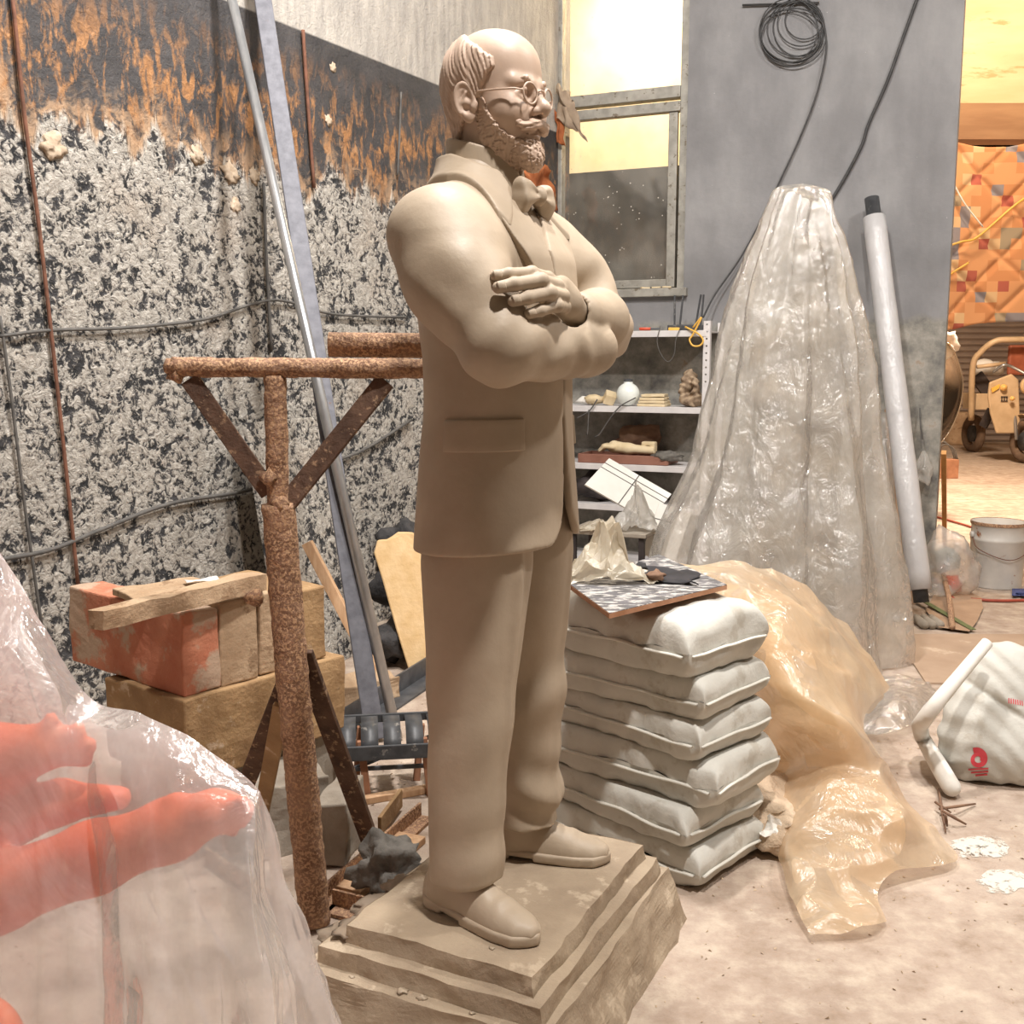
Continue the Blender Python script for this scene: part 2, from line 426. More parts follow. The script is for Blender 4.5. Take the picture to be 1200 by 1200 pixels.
cl = smax(cl, -np.maximum(np.abs(gc.y) - .055 - .25 * np.clip(gc.z - 1.52, 0, .1), -(gc.x - .0)), .003)
gc.mesh(cl, 'collar', 'clay', jacket)
# shirt collar and shirt front / waistcoat
g = Grid((-.14, -.11, 1.50), (.08, .11, 1.72), .0035)
top = 1.672 - .30 * np.clip(g.x + .06, -.02, .12); sr = np.sqrt((g.x + .034) ** 2 + (g.y * 1.02) ** 2)
sc = np.maximum(np.abs(sr - .075 - .10 * np.clip(1.66 - g.z, 0, .1)) - .006, np.maximum(g.z - top, 1.545 - g.z))
sc = smax(sc, -np.maximum(np.abs(g.y) - .003 - .30 * np.clip(g.z - 1.60, 0, .1), -(g.x - .0)), .004)
g.mesh(sc - .001, 'shirt_collar', 'clay', statue)

# ---- bow tie
g = Grid((.03, -.11, 1.49), (.15, .11, 1.64), .0028)
BX, BZ = .090, 1.556
bt = g.ell((BX + .006, 0, BZ), (.019, .014, .021))
for sgn in (-1, 1):
    c, s_ = math.cos(.10), math.sin(.10)
    a_ = (np.abs(g.y)) if False else g.y * sgn
    lx = (g.x - BX) * c + a_ * s_; ly = -(g.x - BX) * s_ + a_ * c            # ly runs outwards along the wing
    hw = np.interp(np.linspace(-.02, .09, 60), [-.02, .0, .012, .040, .066, .078], [.005, .010, .016, .033, .039, .030]).astype(np.float32)
    wv = np.interp(ly, np.linspace(-.02, .09, 60), hw)
    tk = .012 + .009 * np.clip(ly / .05, 0, 1)
    e = (np.sqrt((lx / tk) ** 2 + ((g.z - BZ + .10 * ly) / wv) ** 2) - 1) * tk
    e = smax(e, ly - .074, .008); e = np.maximum(e, -ly)
    e = e + .0030 * np.sin((g.z - BZ) / (wv + .001) * 6.5 + .6) * np.clip(1.25 - ly / .07, 0, 1)
    bt = smin(bt, e, .003)
g.mesh(bt, 'bow_tie', 'clay', statue)

# ---- trousers
g = Grid((-.20, -.28, .03), (.20, .28, .93), .006)
def leg(sg, wr):
    k = [(.03, -.002, sg * .163, .080, .076), (.10, -.002, sg * .160, .079, .075), (.30, -.002, sg * .148, .085, .081), (.46, .0, sg * .136, .094, .088), (.62, 0, sg * .122, .107, .098), (.78, 0, sg * .106, .124, .103), (.84, 0, sg * .10, .122, .10), (.93, 0, sg * .09, .115, .095)]
    e = g.loft(k, 2.15)
    cr = np.abs(g.y - sg * .15) * .0 + np.exp(-((g.y - sg * .14) / .012) ** 2) * (g.x > 0) * .006       # pressed crease
    e = e - cr
    e = e + wr * (.008 * np.exp(-((g.z - .16) / .10) ** 2) * np.sin(46 * (g.z + .55 * g.x * (1 if sg > 0 else -.4)) + sg) * np.clip((g.x + .06) / .1, 0, 1) + .006 * np.exp(-((g.z - .45) / .12) ** 2) * np.sin(30 * (g.z - .7 * g.x)))
    lo = .085 - .35 * np.clip(g.x + .02, -.09, .0) * -.15 + .10 * np.clip(g.x, 0, .1) - g.z    # hem rises over the instep
    e = smax(e, lo, .005)
    return e
tr = smin(leg(-1, .45), leg(1, 1.3), .018)
tr = tr + wav(g, (8, 11, 6), .001) + wav(g, (-14, 5, 11), .0008, 1)
g.mesh(tr, 'trousers', 'clay', statue)

# ---- shoes
def shoe(sg):
    ang = sg * math.radians(14); ca, sa = math.cos(ang), math.sin(ang); ox, oy = -.012, sg * .16
    def xf(v):
        w = v.copy(); w[:, 0] = ox + ca * v[:, 0] - sa * v[:, 1]; w[:, 1] = oy + sa * v[:, 0] + ca * v[:, 1]; return w
    g = Grid((-.11, -.075, -.01), (.235, .075, .18), .0045)
    wid = np.interp(g.x.ravel(), [-.10, -.07, -.02, .06, .13, .18, .215], [.025, .036, .036, .045, .049, .042, .012])[:, None, None].astype(np.float32)
    hgt = np.interp(g.x.ravel(), [-.10, -.06, .0, .06, .12, .17, .205, .215], [.07, .105, .115, .095, .072, .056, .042, .03])[:, None, None].astype(np.float32)
    up = ((np.abs(g.y / wid) ** 2.2 + np.abs((g.z - .022) / (hgt - .022)) ** 2.0) ** .48 - 1) * np.minimum(wid, hgt) * .7
    up = np.maximum(up, np.maximum(-.098 - g.x, g.x - .212)); up = np.maximum(up, .018 - g.z)
    up = smin(up, g.cap((-.03, 0, .06), (-.02, 0, .17), .045, .05), .03)
    up = np.maximum(up, .018 - g.z)
    up = up + .0025 * near(g, (.125, 0, .075), .03) * np.sin(140 * g.x)
    top = g.mesh(up, 'shoe', 'clay', statue, xf, 1)
    so = (np.abs(g.y) - wid - .006); so = smax(so, np.maximum(-.106 - g.x, g.x - .219), .03)
    so = smax(so, np.maximum(.001 - g.z, g.z - .026), .004)
    so = smax(so, -(np.maximum(np.maximum(-.03 - g.x, g.x - .03), g.z - .008)), .004)
    g.mesh(so, 'shoe_sole', 'clay', top, xf)
shoe(-1); shoe(1)

# ---- hand resting on the right sleeve
g = Grid((.10, -.36, 1.25), (.27, -.01, 1.42), .0024)
wr = (.203, -.045, 1.306)
K = [(.196, -.176, 1.372), (.214, -.172, 1.356), (.224, -.166, 1.337), (.224, -.158, 1.317)]
Mi = [(.190, -.236, 1.377), (.211, -.240, 1.362), (.224, -.228, 1.340), (.229, -.207, 1.317)]
T1 = [(.165, -.282, 1.373), (.182, -.294, 1.353), (.200, -.274, 1.329), (.213, -.247, 1.306)]
T2 = [(.145, -.300, 1.369), (.160, -.317, 1.346), (.181, -.298, 1.322), (.199, -.270, 1.299)]
FR = [.0120, .0135, .0132, .0118]
hd = g.chain([wr, (.206, -.10, 1.326)], [.028, .032], .02)
hd = smin(hd, g.ell((.206, -.128, 1.340), (.020, .052, .040)), .02)
for i in range(4):
    f = g.chain([(.206, -.12, 1.355 - .013 * i), K[i], Mi[i], T1[i], T2[i]], [FR[i] * 1.0, FR[i] * 1.05, FR[i] * 1.02, FR[i] * .95, FR[i] * .85], .006)
    f = smin(f, g.ell(Mi[i], (FR[i] * 1.06,) * 3), .006)
    hd = smin(hd, f, .0045)
hand = g.mesh(hd, 'hand', 'clay', statue)
for i in range(4):
    a, b = Vector(T1[i]), Vector(T2[i]); dr = (b - a).normalized(); outw = Vector((.62, -.72, .25)); outw = (outw - dr * outw.dot(dr)).normalized(); sd = dr.cross(outw)
    c = b * .85 + a * .15 + outw * FR[i] * .80; nb = MB()
    nb.grid(7, 7, lambda u, v: c + dr * (u - .4) * .016 + sd * (v - .5) * FR[i] * 1.25 + outw * (.0034 - .012 * abs(v - .5) ** 2 - .003 * abs(u - .5)))
    nb.build('fingernail', 'clay', hand, True, solid=.0015)

# ---- head
HS = 1.12; HYAW = math.radians(-8); HO = (-.010, 0, 1.626); HP = math.radians(0)
def hxf(v):
    w = v * HS; c, s_ = math.cos(HYAW), math.sin(HYAW)
    return np.stack([HO[0] + c * w[:, 0] - s_ * w[:, 1], HO[1] + s_ * w[:, 0] + c * w[:, 1], HO[2] + w[:, 2]], 1)
def hp(x, y, z): return Vector(hxf(np.array([[x, y, z]], float))[0])
g = Grid((-.125, -.095, -.13), (.135, .095, .25), .0022)
skull = g.ell((-.008, 0, .153), (.093, .077, .094))
skull = smin(skull, g.ell((.034, 0, .172), (.054, .060, .054)), .03)       # forehead
face = g.ell((.030, 0, .095), (.064, .060, .088))
hdF = smin(skull, face, .03)
hdF = smin(hdF, g.ell((.038, 0, .042), (.050, .048, .040)), .03)         # jaw
hdF = smin(hdF, g.ell((.077, 0, .014), (.020, .022, .018)), .025)        # chin
for s_ in (-1, 1):
    hdF = smin(hdF, g.ell((.060, s_ * .042, .086), (.026, .020, .024)), .03)      # cheek bone
    hdF = smin(hdF, g.cap((.090, s_ * .012, .134), (.074, s_ * .046, .136), .009, .009), .014)   # brow
for s_ in (-1, 1):
    hdF = smax(hdF, -g.ell((.100, s_ * .031, .115), (.022, .019, .012)), .012)    # socket
    hdF = smin(hdF, g.ell((.0755, s_ * .030, .1145), (.0125, .0135, .0125)), .003)  # eyeball
    hdF = smin(hdF, g.chain([(.084, s_ * .016, .1150), (.0905, s_ * .030, .1225), (.080, s_ * .044, .1150)], [.0028, .0034, .0028], .004), .003)
    hdF = smin(hdF, g.chain([(.084, s_ * .016, .1120), (.0890, s_ * .030, .1055), (.080, s_ * .044, .1120)], [.0022, .0026, .0022], .004), .004)
hdF = smin(hdF, g.chain([(.088, 0, .130), (.099, 0, .112), (.1135, 0, .091), (.112, 0, .083)], [.0075, .0085, .0110, .0095], .008), .010)
for s_ in (-1, 1):
    hdF = smin(hdF, g.ell((.101, s_ * .0125, .0845), (.011, .0075, .0085)), .006)
    hdF = smax(hdF, -g.ell((.107, s_ * .0065, .0765), (.007, .0035, .005)), .003)
hdF = smin(hdF, g.cap((.092, -.016, .0505), (.092, .016, .0505), .0052), .006)    # lips
hdF = smin(hdF, g.chain([(.085, -.022, .0445), (.0955, 0, .041), (.085, .022, .0445)], [.003, .0072, .003], .004), .005)
hdF = smax(hdF, -g.chain([(.088, -.022, .0465), (.102, 0, .0465), (.088, .022, .0465)], [.001, .0014, .001], .002), .003)
neck = g.loft([(-.13, -.016, 0, .062, .062), (-.05, -.014, 0, .058, .057), (.02, -.016, 0, .057, .055), (.08, -.022, 0, .055, .05)], 2)
hdF = smin(hdF, neck, .025)
head = g.mesh(hdF, 'head', 'clay_head', statue, hxf, 1)
# hair: side and back, receding above the temples
hb = hdF - .0085
HPL = [(-.13, -.02), (-.13, .26), (-.060, .247), (-.035, .232), (.018, .196), (.046, .178), (.050, .160), (.036, .146), (.026, .128), (.022, .110), (.0, .104), (-.030, .070), (-.045, .040), (-.060, .012)]
hr = smax(hb, poly_sd(g.x, g.z, HPL), .006)
hr = smax(hr, .030 - np.abs(g.y) - 1.0 * np.clip(-.045 - g.x, 0, .2) * 3, .01)
fl = .09 * np.arctan2(np.abs(g.y), -(g.x - .01)) + .42 * g.z + .25 * g.x                              # strands run back and down
hr = hr + .0010 * np.sin(560 * fl + 6 * np.sin(30 * g.x - 25 * g.z + 60 * g.y)) + .0007 * np.sin(800 * fl + 5 * np.sin(50 * g.x + 30 * g.y) + 150 * g.y) + .0009 * np.sin(120 * fl + 60 * g.y)
g.mesh(hr, 'hair', 'clay_head', head, hxf)
# short beard along the jaw, goatee
bd = hdF - .0045
jawc = np.minimum(poly_sd(g.x, g.z, [(.006, .118), (.024, .110), (.036, .080), (.056, .053), (.072, .038), (.084, .036), (.112, .034), (.112, -.040), (.055, -.014), (.020, .012), (.004, .050)]), 10.)
bd = smax(bd, jawc, .004)
goat = smin(g.ell((.084, 0, .012), (.022, .026, .024)), g.ell((.090, 0, .000), (.017, .020, .022)), .012)
bd = smin(bd, smax(goat, g.z - .032, .004), .008)
st = np.sin(700 * g.x + 5 * np.sin(140 * g.z + 60 * g.y)) * np.sin(640 * g.z + 5 * np.sin(170 * g.x + 90 * g.y)) + .7 * np.sin(560 * g.y + 380 * g.z + 4 * np.sin(120 * g.x)) * np.sin(450 * g.x - 300 * g.z)
bd = bd + .0022 * st
g.mesh(bd, 'beard', 'clay_head', head, hxf)
mu = None
for s_ in (-1, 1):
    e = g.chain([(.104, s_ * .004, .064), (.101, s_ * .018, .060), (.092, s_ * .032, .057), (.084, s_ * .041, .062), (.080, s_ * .045, .067)], [.0088, .0098, .0080, .0050, .0018], .006)
    mu = e if mu is None else smin(mu, e, .003)
mu = mu + .0010 * np.sin(700 * g.z + 200 * np.abs(g.y)) + .0008 * np.sin(900 * g.z + 420 * g.x + 300 * np.abs(g.y))
g.mesh(mu, 'moustache', 'clay_head', head, hxf)
for s_ in (-1, 1):
    eb = g.chain([(.0945, s_ * .012, .136), (.0925, s_ * .030, .142), (.078, s_ * .047, .139)], [.004, .0048, .0022], .004) + .0009 * np.sin(800 * (g.y * s_ + .6 * g.z))
    g.mesh(eb, 'eyebrow', 'clay_head', head, hxf)
# ears
for s_ in (-1, 1):
    ge = Grid((-.035, -.1, .055), (.03, .1, .145), .0018) if False else Grid((-.036, .058 if s_ > 0 else -.102, .052), (.026, .102 if s_ > 0 else -.058, .146), .0018)
    R = rotm(0, math.radians(-12), 0); R = Matrix(rotm(0, 0, s_ * -.38)) @ R
    cy = s_ * .080
    er = ge.ell((-.006, cy, .104), (.020, .0065, .034), R); er = smin(er, ge.ell((.0, cy - s_ * .001, .076), (.010, .0055, .012), R), .008)
    rim = None
    for i in range(20):
        a0, a1 = math.radians(-40 + i * 13), math.radians(-40 + (i + 1) * 13)
        q0 = R @ Vector((.0175 * math.cos(a0), 0, .031 * math.sin(a0))); q1 = R @ Vector((.0175 * math.cos(a1), 0, .031 * math.sin(a1)))
        off = Vector((-.006, cy + s_ * .0035, .104)); e = ge.cap(q0 + off, q1 + off, .0042, .0042); rim = e if rim is None else np.minimum(rim, e)
    er = smax(er, -ge.ell((-.002, cy + s_ * .007, .101), (.0125, .0085, .022), R), .003)
    er = smin(er, rim, .004)
    er = smin(er, ge.chain([(-.014, cy + s_ * .003, .082), (-.013, cy + s_ * .004, .100), (-.004, cy + s_ * .004, .118)], [.003, .0036, .0025], .004), .003)
    er = smin(er, ge.cap((.012, cy - s_ * .004, .097), (.010, cy - s_ * .001, .092), .0045), .005)
    er = smin(er, ge.cap((-.004, cy - s_ * .010, .105), (-.004, cy - s_ * .002, .100), .012, .008), .006)
    ge.mesh(er, 'ear', 'clay_head', head, hxf)
# spectacles
gl = empty('spectacles', (0, 0, 0), parent=statue)
def ringpts(c, r, yaw, n=28):
    out = []
    for i in range(n):
        a = 2 * PI * i / n; x, z = math.cos(a) * r, math.sin(a) * r
        out.append(hp(c[0] - abs(x) * 0 + math.sin(yaw) * x, c[1] + math.cos(yaw) * x, c[2] + z))
    return out
for s_ in (-1, 1):
    MB().tube(ringpts((.103, s_ * .031, .113), .0185, s_ * -.16), .0022, 8, closed=True).build('lens_rim', 'clay_head', gl, True)
    MB().tube([hp(.0995, s_ * .0495, .116), hp(.090, s_ * .064, .117), hp(.06, s_ * .071, .118), hp(.01, s_ * .0795, .119), hp(-.012, s_ * .083, .116)], .0021, 8).build('temple_arm', 'clay_head', gl, True)
MB().tube([hp(.105, -.013, .117), hp(.109, -.005, .122), hp(.109, .005, .122), hp(.105, .013, .117)], .0021, 8).build('bridge', 'clay_head', gl, True)
# ---- strip of shirt front and button
# ================================================================== room shell
CN = Vector((.31, 7.70, 0)); EN = Vector((2.67, 6.65, 0))
LD = Vector((-.5, -.8660, 0)); LN = Vector((.8660, -.5, 0))
BD = (EN - CN).normalized(); BN = Vector((BD.y, -BD.x, 0))
if BN.y > 0: BN = -BN
LROT = math.atan2(LD.y, LD.x); BROT = math.atan2(BD.y, BD.x)
def Lp(s, t, h): return CN + LD * s + LN * t + Vector((0, 0, h))          # left wall: s from the corner, t into the room
def Bp(s, t, h): return CN + BD * s + BN * t + Vector((0, 0, h))          # back wall
def Lpx(px, py, t=0): return on_plane(px, py, CN + LN * t, LN)
def Bpx(px, py, t=0): return on_plane(px, py, CN + BN * t, BN)
def bsh(p): q = p - CN; return q.dot(BD), p.z

# ---- materials of the shell
m, nt, bs, co = new_mat('floor_dust')
n1 = nt.noise(co, 1.1, 6, .6); n2 = nt.noise(co, 9, 6, .65); n3 = nt.noise(co, 60, 4, .6)
c = nt.ramp(n1, [(.32, '948273'), (.5, 'a59384'), (.7, 'b4a395')])
c = nt.mix(nt.ramp(n2, [(.48, 0.0), (.72, .8)]), c, 'c8baa8')
c = nt.mix(nt.ramp(n2, [(.30, .75), (.46, 0.0)]), c, '877360')
c = nt.mix(nt.ramp(nt.noise(co, 34, 4, .7), [(.66, 0.0), (.72, .6)]), c, '8a7866')
nt.set(bs.inputs['Base Color'], c); bs.inputs['Roughness'].default_value = .85
nt.set(bs.inputs['Normal'], nt.bump(n3, .35, .008, nt.bump(n2, .35, .03)))

m, nt, bs, co = new_mat('splatter_wall')
sep = nt.add('ShaderNodeSeparateXYZ'); nt.set(sep.inputs[0], co); H = sep.outputs[2]
def sm(x, a, b):
    r = nt.add('ShaderNodeMapRange'); nt.set(r.inputs[0], x); r.inputs[1].default_value = a; r.inputs[2].default_value = b; return r.outputs[0]
big = nt.noise(co, 2.6, 5, .6); mid = nt.noise(co, 12, 8, .68, .8); fine = nt.noise(co, 36, 6, .66, 1.0); vst = nt.noise(nt.mapping(co, (7, 7, 1.6)), 2.2, 6, .65)
dark = nt.ramp(nt.noise(co, 5, 5), [(.35, '2e2c2d'), (.7, '474444')])
dark = nt.mix(nt.ramp(nt.noise(co, 70, 2), [(.74, 0.0), (.78, .7)]), dark, '9b948c')
# upper plain concrete, vertical streaks
conc = nt.ramp(vst, [(.3, '8f8a84'), (.5, 'a7a199'), (.72, 'bdb6ac')]); conc = nt.mix(nt.ramp(mid, [(.6, 0.0), (.75, .6)]), conc, '7d776f')
# thrown clay: orange smears over the dark band
smear = nt.noise(nt.mapping(co, (6.5, 6.5, 2.6)), 3.0, 8, .68, .5)
band = nt.math('MULTIPLY', sm(H, 2.95, 2.65), sm(H, 2.15, 2.45))
ork = nt.math('MULTIPLY', nt.math('ADD', smear, nt.math('MULTIPLY', nt.math('SUBTRACT', big, .5), .5)), 1.0)
omask = nt.math('MULTIPLY', sm(ork, .475, .585), band)
ocol = nt.ramp(fine, [(.3, '6e4e36'), (.5, '94683f'), (.7, 'b58458')])
up = nt.mix(omask, dark, ocol)
# lower white-grey splatter with black holes
lowc = nt.ramp(fine, [(.28, '8f8880'), (.45, 'b8b1a7'), (.65, 'd6d0c6')]); lowc = nt.mix(nt.ramp(big, [(.55, 0.0), (.75, .45)]), lowc, 'b09a84')
hole = nt.math('ADD', nt.math('MULTIPLY', mid, .58), nt.math('ADD', nt.math('MULTIPLY', fine, .44), nt.math('MULTIPLY', big, .14)))
hm = sm(hole, .582, .532)
low = nt.mix(hm, lowc, nt.ramp(nt.noise(co, 18, 4), [(.4, '232427'), (.65, '4d4c4e')]))
edge = nt.math('ADD', H, nt.math('MULTIPLY', nt.math('SUBTRACT', nt.noise(nt.mapping(co, (3.4, 3.4, .6)), 1.7, 5, .6), .5), -.75))
lm_ = sm(edge, 2.36, 2.30)
up = nt.mix(nt.math('MULTIPLY', sm(edge, 2.52, 2.34), sm(mid, .44, .54)), up, 'a98a6c')
colr = nt.mix(lm_, up, low); tm = sm(H, 3.025, 3.035); colr = nt.mix(tm, colr, conc)
nt.set(bs.inputs['Base Color'], colr); bs.inputs['Roughness'].default_value = .72
hh = nt.math('MULTIPLY', nt.math('ADD', hole, nt.math('MULTIPLY', fine, .4)), nt.math('ADD', lm_, .25))
nt.set(bs.inputs['Normal'], nt.bump(hh, .9, .045))

m, nt, bs, co = new_mat('grey_wall')
sep = nt.add('ShaderNodeSeparateXYZ'); nt.set(sep.inputs[0], co); H = sep.outputs[2]
c = nt.ramp(nt.noise(nt.mapping(co, (1, 1, .5)), 2.2, 6, .6), [(.3, '6c6b6c'), (.5, '7e7d7e'), (.72, '939292')])
c = nt.mix(nt.ramp(nt.noise(co, 1.3, 3), [(.5, 0.0), (.7, .6)]), c, '646363')
c = nt.mix(nt.ramp(nt.noise(co, 46, 3, .6), [(.73, 0.0), (.76, .9)]), c, 'cfcac2')
c = nt.mix(nt.ramp(nt.noise(co, 7, 6, .7), [(.68, 0.0), (.76, .7)]), c, 'b5aea4')
lo_ = nt.add('ShaderNodeMapRange'); nt.set(lo_.inputs[0], nt.math('ADD', H, nt.math('MULTIPLY', nt.noise(co, 4, 5), .25))); lo_.inputs[1].default_value = 1.86; lo_.inputs[2].default_value = 1.80
rough_low = nt.ramp(nt.noise(co, 6, 6, .68), [(.35, '5f5d5b'), (.5, '838078'), (.62, '9c978e'), (.72, '8d7660')])
c = nt.mix(lo_.outputs[0], c, rough_low)
nt.set(bs.inputs['Base Color'], c); bs.inputs['Roughness'].default_value = .7
nt.set(bs.inputs['Normal'], nt.bump(nt.noise(co, 26, 5), .25, .008))

mat('cream_wall', 'f0dcb4', 'f6e8cc', 3, .8, bump=.1)
mat('aluminium', '8b8880', 'a39f96', 14, .5, .3, .1, spots='6f6557', sscale=25, sthr=.62)
mat('annex_panel', 'd0b48c', 'dfc7a2', 2.2, .7, bump=.3, bscale=7, spots='bf9c70', sscale=4, sthr=.62, stretch=(.5, 1, 2.2))
mat('annex_beam', '8f6b4d', 'a5805e', 3, .7, bump=.2, stretch=(.4, 1, 3))
mat('shutter', '8d8078', '9a8c82', 3, .5, .2, .05)
mat('dark_board', '3a362e', '4a453a', 3, .5, bump=.05)

fl = MB().box((2, 9.5, -.1), (22, 25, .2)).build('floor', 'floor_dust'); setp(fl, 'dusty beige concrete floor of the workshop', None, None, 'structure')

def framed(name, rot, boxes, m, kind='structure', label=None):
    """boxes in wall coordinates (s0,s1,h0,h1,t0,t1) along the wall"""
    b = MB()
    for (s0, s1, h0, h1, y0, y1) in boxes: b.box(((s0 + s1) / 2, (y0 + y1) / 2, (h0 + h1) / 2), (s1 - s0, y1 - y0, h1 - h0))
    o = b.build(name, m); o.location = CN; o.rotation_euler = (0, 0, rot); setp(o, label, None, None, kind); return o
wl = framed('wall_left', LROT, [(-.2, 12.4, 0, 5.2, -.2, 0)], 'splatter_wall', label='workshop wall with dark band, orange smears and thrown white clay')
BL = (EN - CN).length; SIL, TRN0, TRN1, WR = 1.935, 3.10, 3.262, .925
wb = framed('wall_back', BROT, [(0, BL, 0, SIL, 0, .22), (WR, BL, SIL, 4.5, 0, .22), (0, BL, 4.5, 5.2, 0, .22)], 'grey_wall', label='smooth grey plaster wall beside the window')
# ---- window (aluminium frame, transom, two panes)
w1 = empty('window_1', CN, BROT); setp(w1, 'aluminium window with transom and dusty panes', None, None, 'structure')
def wbox(name, bx, m, parent=w1, bev=.004):
    s0, s1, h0, h1, y0, y1 = bx; return MB().box(((s0 + s1) / 2, (y0 + y1) / 2, (h0 + h1) / 2), (s1 - s0, y1 - y0, h1 - h0)).build(name, m, parent, bevel=bev)
wbox('jamb', (WR - .055, WR, SIL, 4.5, .02, .10), 'aluminium'); wbox('jamb', (0, .03, SIL, 4.5, .02, .10), 'aluminium')
wbox('transom', (.03, WR - .055, 3.185, TRN1, .01, .10), 'aluminium'); wbox('transom', (.03, WR - .055, TRN0, 3.165, .02, .09), 'aluminium')
wbox('sash_stile', (WR - .135, WR - .075, SIL + .02, TRN0, .035, .075), 'aluminium'); wbox('sash_rail', (.03, WR - .135, SIL + .02, SIL + .075, .035, .075), 'aluminium')
wbox('head_rail', (.03, WR - .055, 4.42, 4.5, .02, .1), 'aluminium'); wbox('sill', (0, WR + .03, SIL - .045, SIL + .01, -.05, .12), 'aluminium')
m, nt, bs, co = new_mat('dusty_glass')
out = nt.n['Material Output']; nt.n.remove(bs)
tr = nt.add('ShaderNodeBsdfTransparent'); gl2 = nt.add('ShaderNodeBsdfGlossy'); gl2.inputs['Roughness'].default_value = .06; df = nt.add('ShaderNodeBsdfDiffuse'); df.inputs[0].default_value = lin('d9d2c6')
speck = nt.ramp(nt.vor(co, 26), [(.09, .9), (.12, .0)]); speck = nt.math('MULTIPLY', speck, nt.ramp(nt.noise(co, 7, 3), [(.48, 0.0), (.55, 1.0)])); veil = nt.ramp(nt.noise(co, 4, 4), [(.4, .02), (.8, .12)])
mx = nt.add('ShaderNodeMixShader'); nt.set(mx.inputs[0], nt.math('MAXIMUM', speck, veil)); nt.l.new(tr.outputs[0], mx.inputs[1]); nt.l.new(df.outputs[0], mx.inputs[2])
mx2 = nt.add('ShaderNodeMixShader'); mx2.inputs[0].default_value = .06; nt.l.new(mx.outputs[0], mx2.inputs[1]); nt.l.new(gl2.outputs[0], mx2.inputs[2]); nt.l.new(mx2.outputs[0], out.inputs[0])
wbox('pane', (.03, WR - .055, TRN1, 4.42, .052, .057), 'dusty_glass', bev=0); wbox('pane', (.03, WR - .135, SIL + .075, TRN0, .052, .057), 'dusty_glass', bev=0)
# what the window looks onto: a lamp-lit cream room, its lower half boarded
framed('wall_behind_window', BROT, [(-1.2, 2.2, 1.2, 5.2, 1.55, 1.65), (-1.2, -1.1, 1.2, 5.2, .22, 1.6), (2.1, 2.2, 1.2, 5.2, .22, 1.6)], 'cream_wall')
framed('trim_1', BROT, [(-.05, WR + .02, 1.6, 2.80, .30, .33)], 'dark_board', label='dark board closing the lower half of the window')
lw_ = Bp(.45, -.95, 4.75); area('window_room_lamp_offscreen', lw_, Bp(.45, -1.5, 3.3), .5, 75, (1, .84, .58))

# ---- annex seen past the end of the wall
ROOMY = 9.3
def abox(name, x0, x1, y0, y1, z0, z1, m, label=None):
    o = MB().box(((x0 + x1) / 2, (y0 + y1) / 2, (z0 + z1) / 2), (x1 - x0, y1 - y0, z1 - z0)).build(name, m); setp(o, label, None, None, 'structure'); return o
bz0 = on_y(1160, 166, ROOMY).z; bz1 = on_y(1160, 124, ROOMY).z
abox('wall_annex_header', 2.6, 12.0, ROOMY, ROOMY + .12, bz1, 6.2, 'annex_panel', 'lamp-lit yellow board panel above the far gateway')
abox('trim_2', 2.6, 12.0, ROOMY - .10, ROOMY + .14, bz0, bz1, 'annex_beam', 'brown beam under the yellow panel')
SHY = 19.5
sh = MB().box((9, SHY + .12, 2.4), (18, .1, 4.8)).build('wall_annex_far', 'shutter'); setp(sh, 'ribbed metal roller shutter at the far end', None, None, 'structure')
slat = None
for i in range(44):
    z = .055 + i * .108
    if slat is None:
        b = MB(); n = 6
        b.grid(2, n + 1, lambda u, v: (-9 + 18 * u, -.055 * math.sin(PI * v), (v - .5) * .104))
        slat = b.build('slat', 'shutter', sh, True); slat.location = (9, SHY + .07, z)
    else:
        c = slat.copy(); COL.objects.link(c); c.location = (9, SHY + .07, z)
abox('wall_annex_right', 12.0, 12.2, 6.5, 20, 0, 6, 'annex_panel')
# the rest of the closed shell, out of the picture
mat('plaster_light', 'aaa49b', 'bbb5ab', 3, .85, bump=.15)
abox('wall_rear', -6.6, 5.4, -3.2, -3.0, 0, 5.2, 'plaster_light', 'plain plaster wall at the rear of the workshop')
abox('wall_right', 5.2, 5.4, -3.0, ROOMY - .1, 0, 5.2, 'plaster_light', 'plain plaster wall on the right of the workshop')
abox('ceiling', -6.6, 12.2, -3.2, ROOMY, 5.2, 5.35, 'plaster_light', 'plain ceiling of the workshop')
abox('ceiling_annex', 0, 12.2, ROOMY + .12, 20, 6.2, 6.35, 'plaster_light', 'plain ceiling of the far room')
# ================================================================== shared materials for things
mat('rust', '7a5a46', 'a07e66', 14, .8, .05, .8, 60, .014, spots='bd9876', sscale=130, sthr=.52)
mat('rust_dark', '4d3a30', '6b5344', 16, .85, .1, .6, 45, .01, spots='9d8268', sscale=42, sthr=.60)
mat('rust_wire', '5e4032', '7a5240', 30, .85, 0, .3)
mat('steel_tube', '9ea0a3', 'b4b5b6', 30, .32, .75, .1, stretch=(1, 1, .2))
mat('steel_bar', '56565c', '67676d', 25, .55, .3, .15, spots='6b4b38', sscale=9, sthr=.70)
mat('grey_iron', '4a4c50', '64666a', 14, .5, .5, .2)
mat('black_plastic', '37383a', '4a4b4d', 20, .45, 0, .2, spots='7b7874', sscale=24, sthr=.66)
mat('wood_pale', 'b58f6c', 'c9a684', 9, .75, 0, .3, 40, .004, stretch=(6, 6, 1))
mat('wood_red', '8a6048', 'a27458', 9, .75, 0, .3, 40, .004)
mat('slab_beige', 'c9a878', 'd6b88c', 14, .8, 0, .5, 35, .008)
mat('block_red', 'b06a50', 'c08468', 7, .85, 0, .6, 30, .012, spots='b39a84', sscale=6, sthr=.53)
mat('block_tan', '9f8468', 'b39a7e', 8, .88, 0, .6, 30, .012, spots='8c7258', sscale=13, sthr=.6)
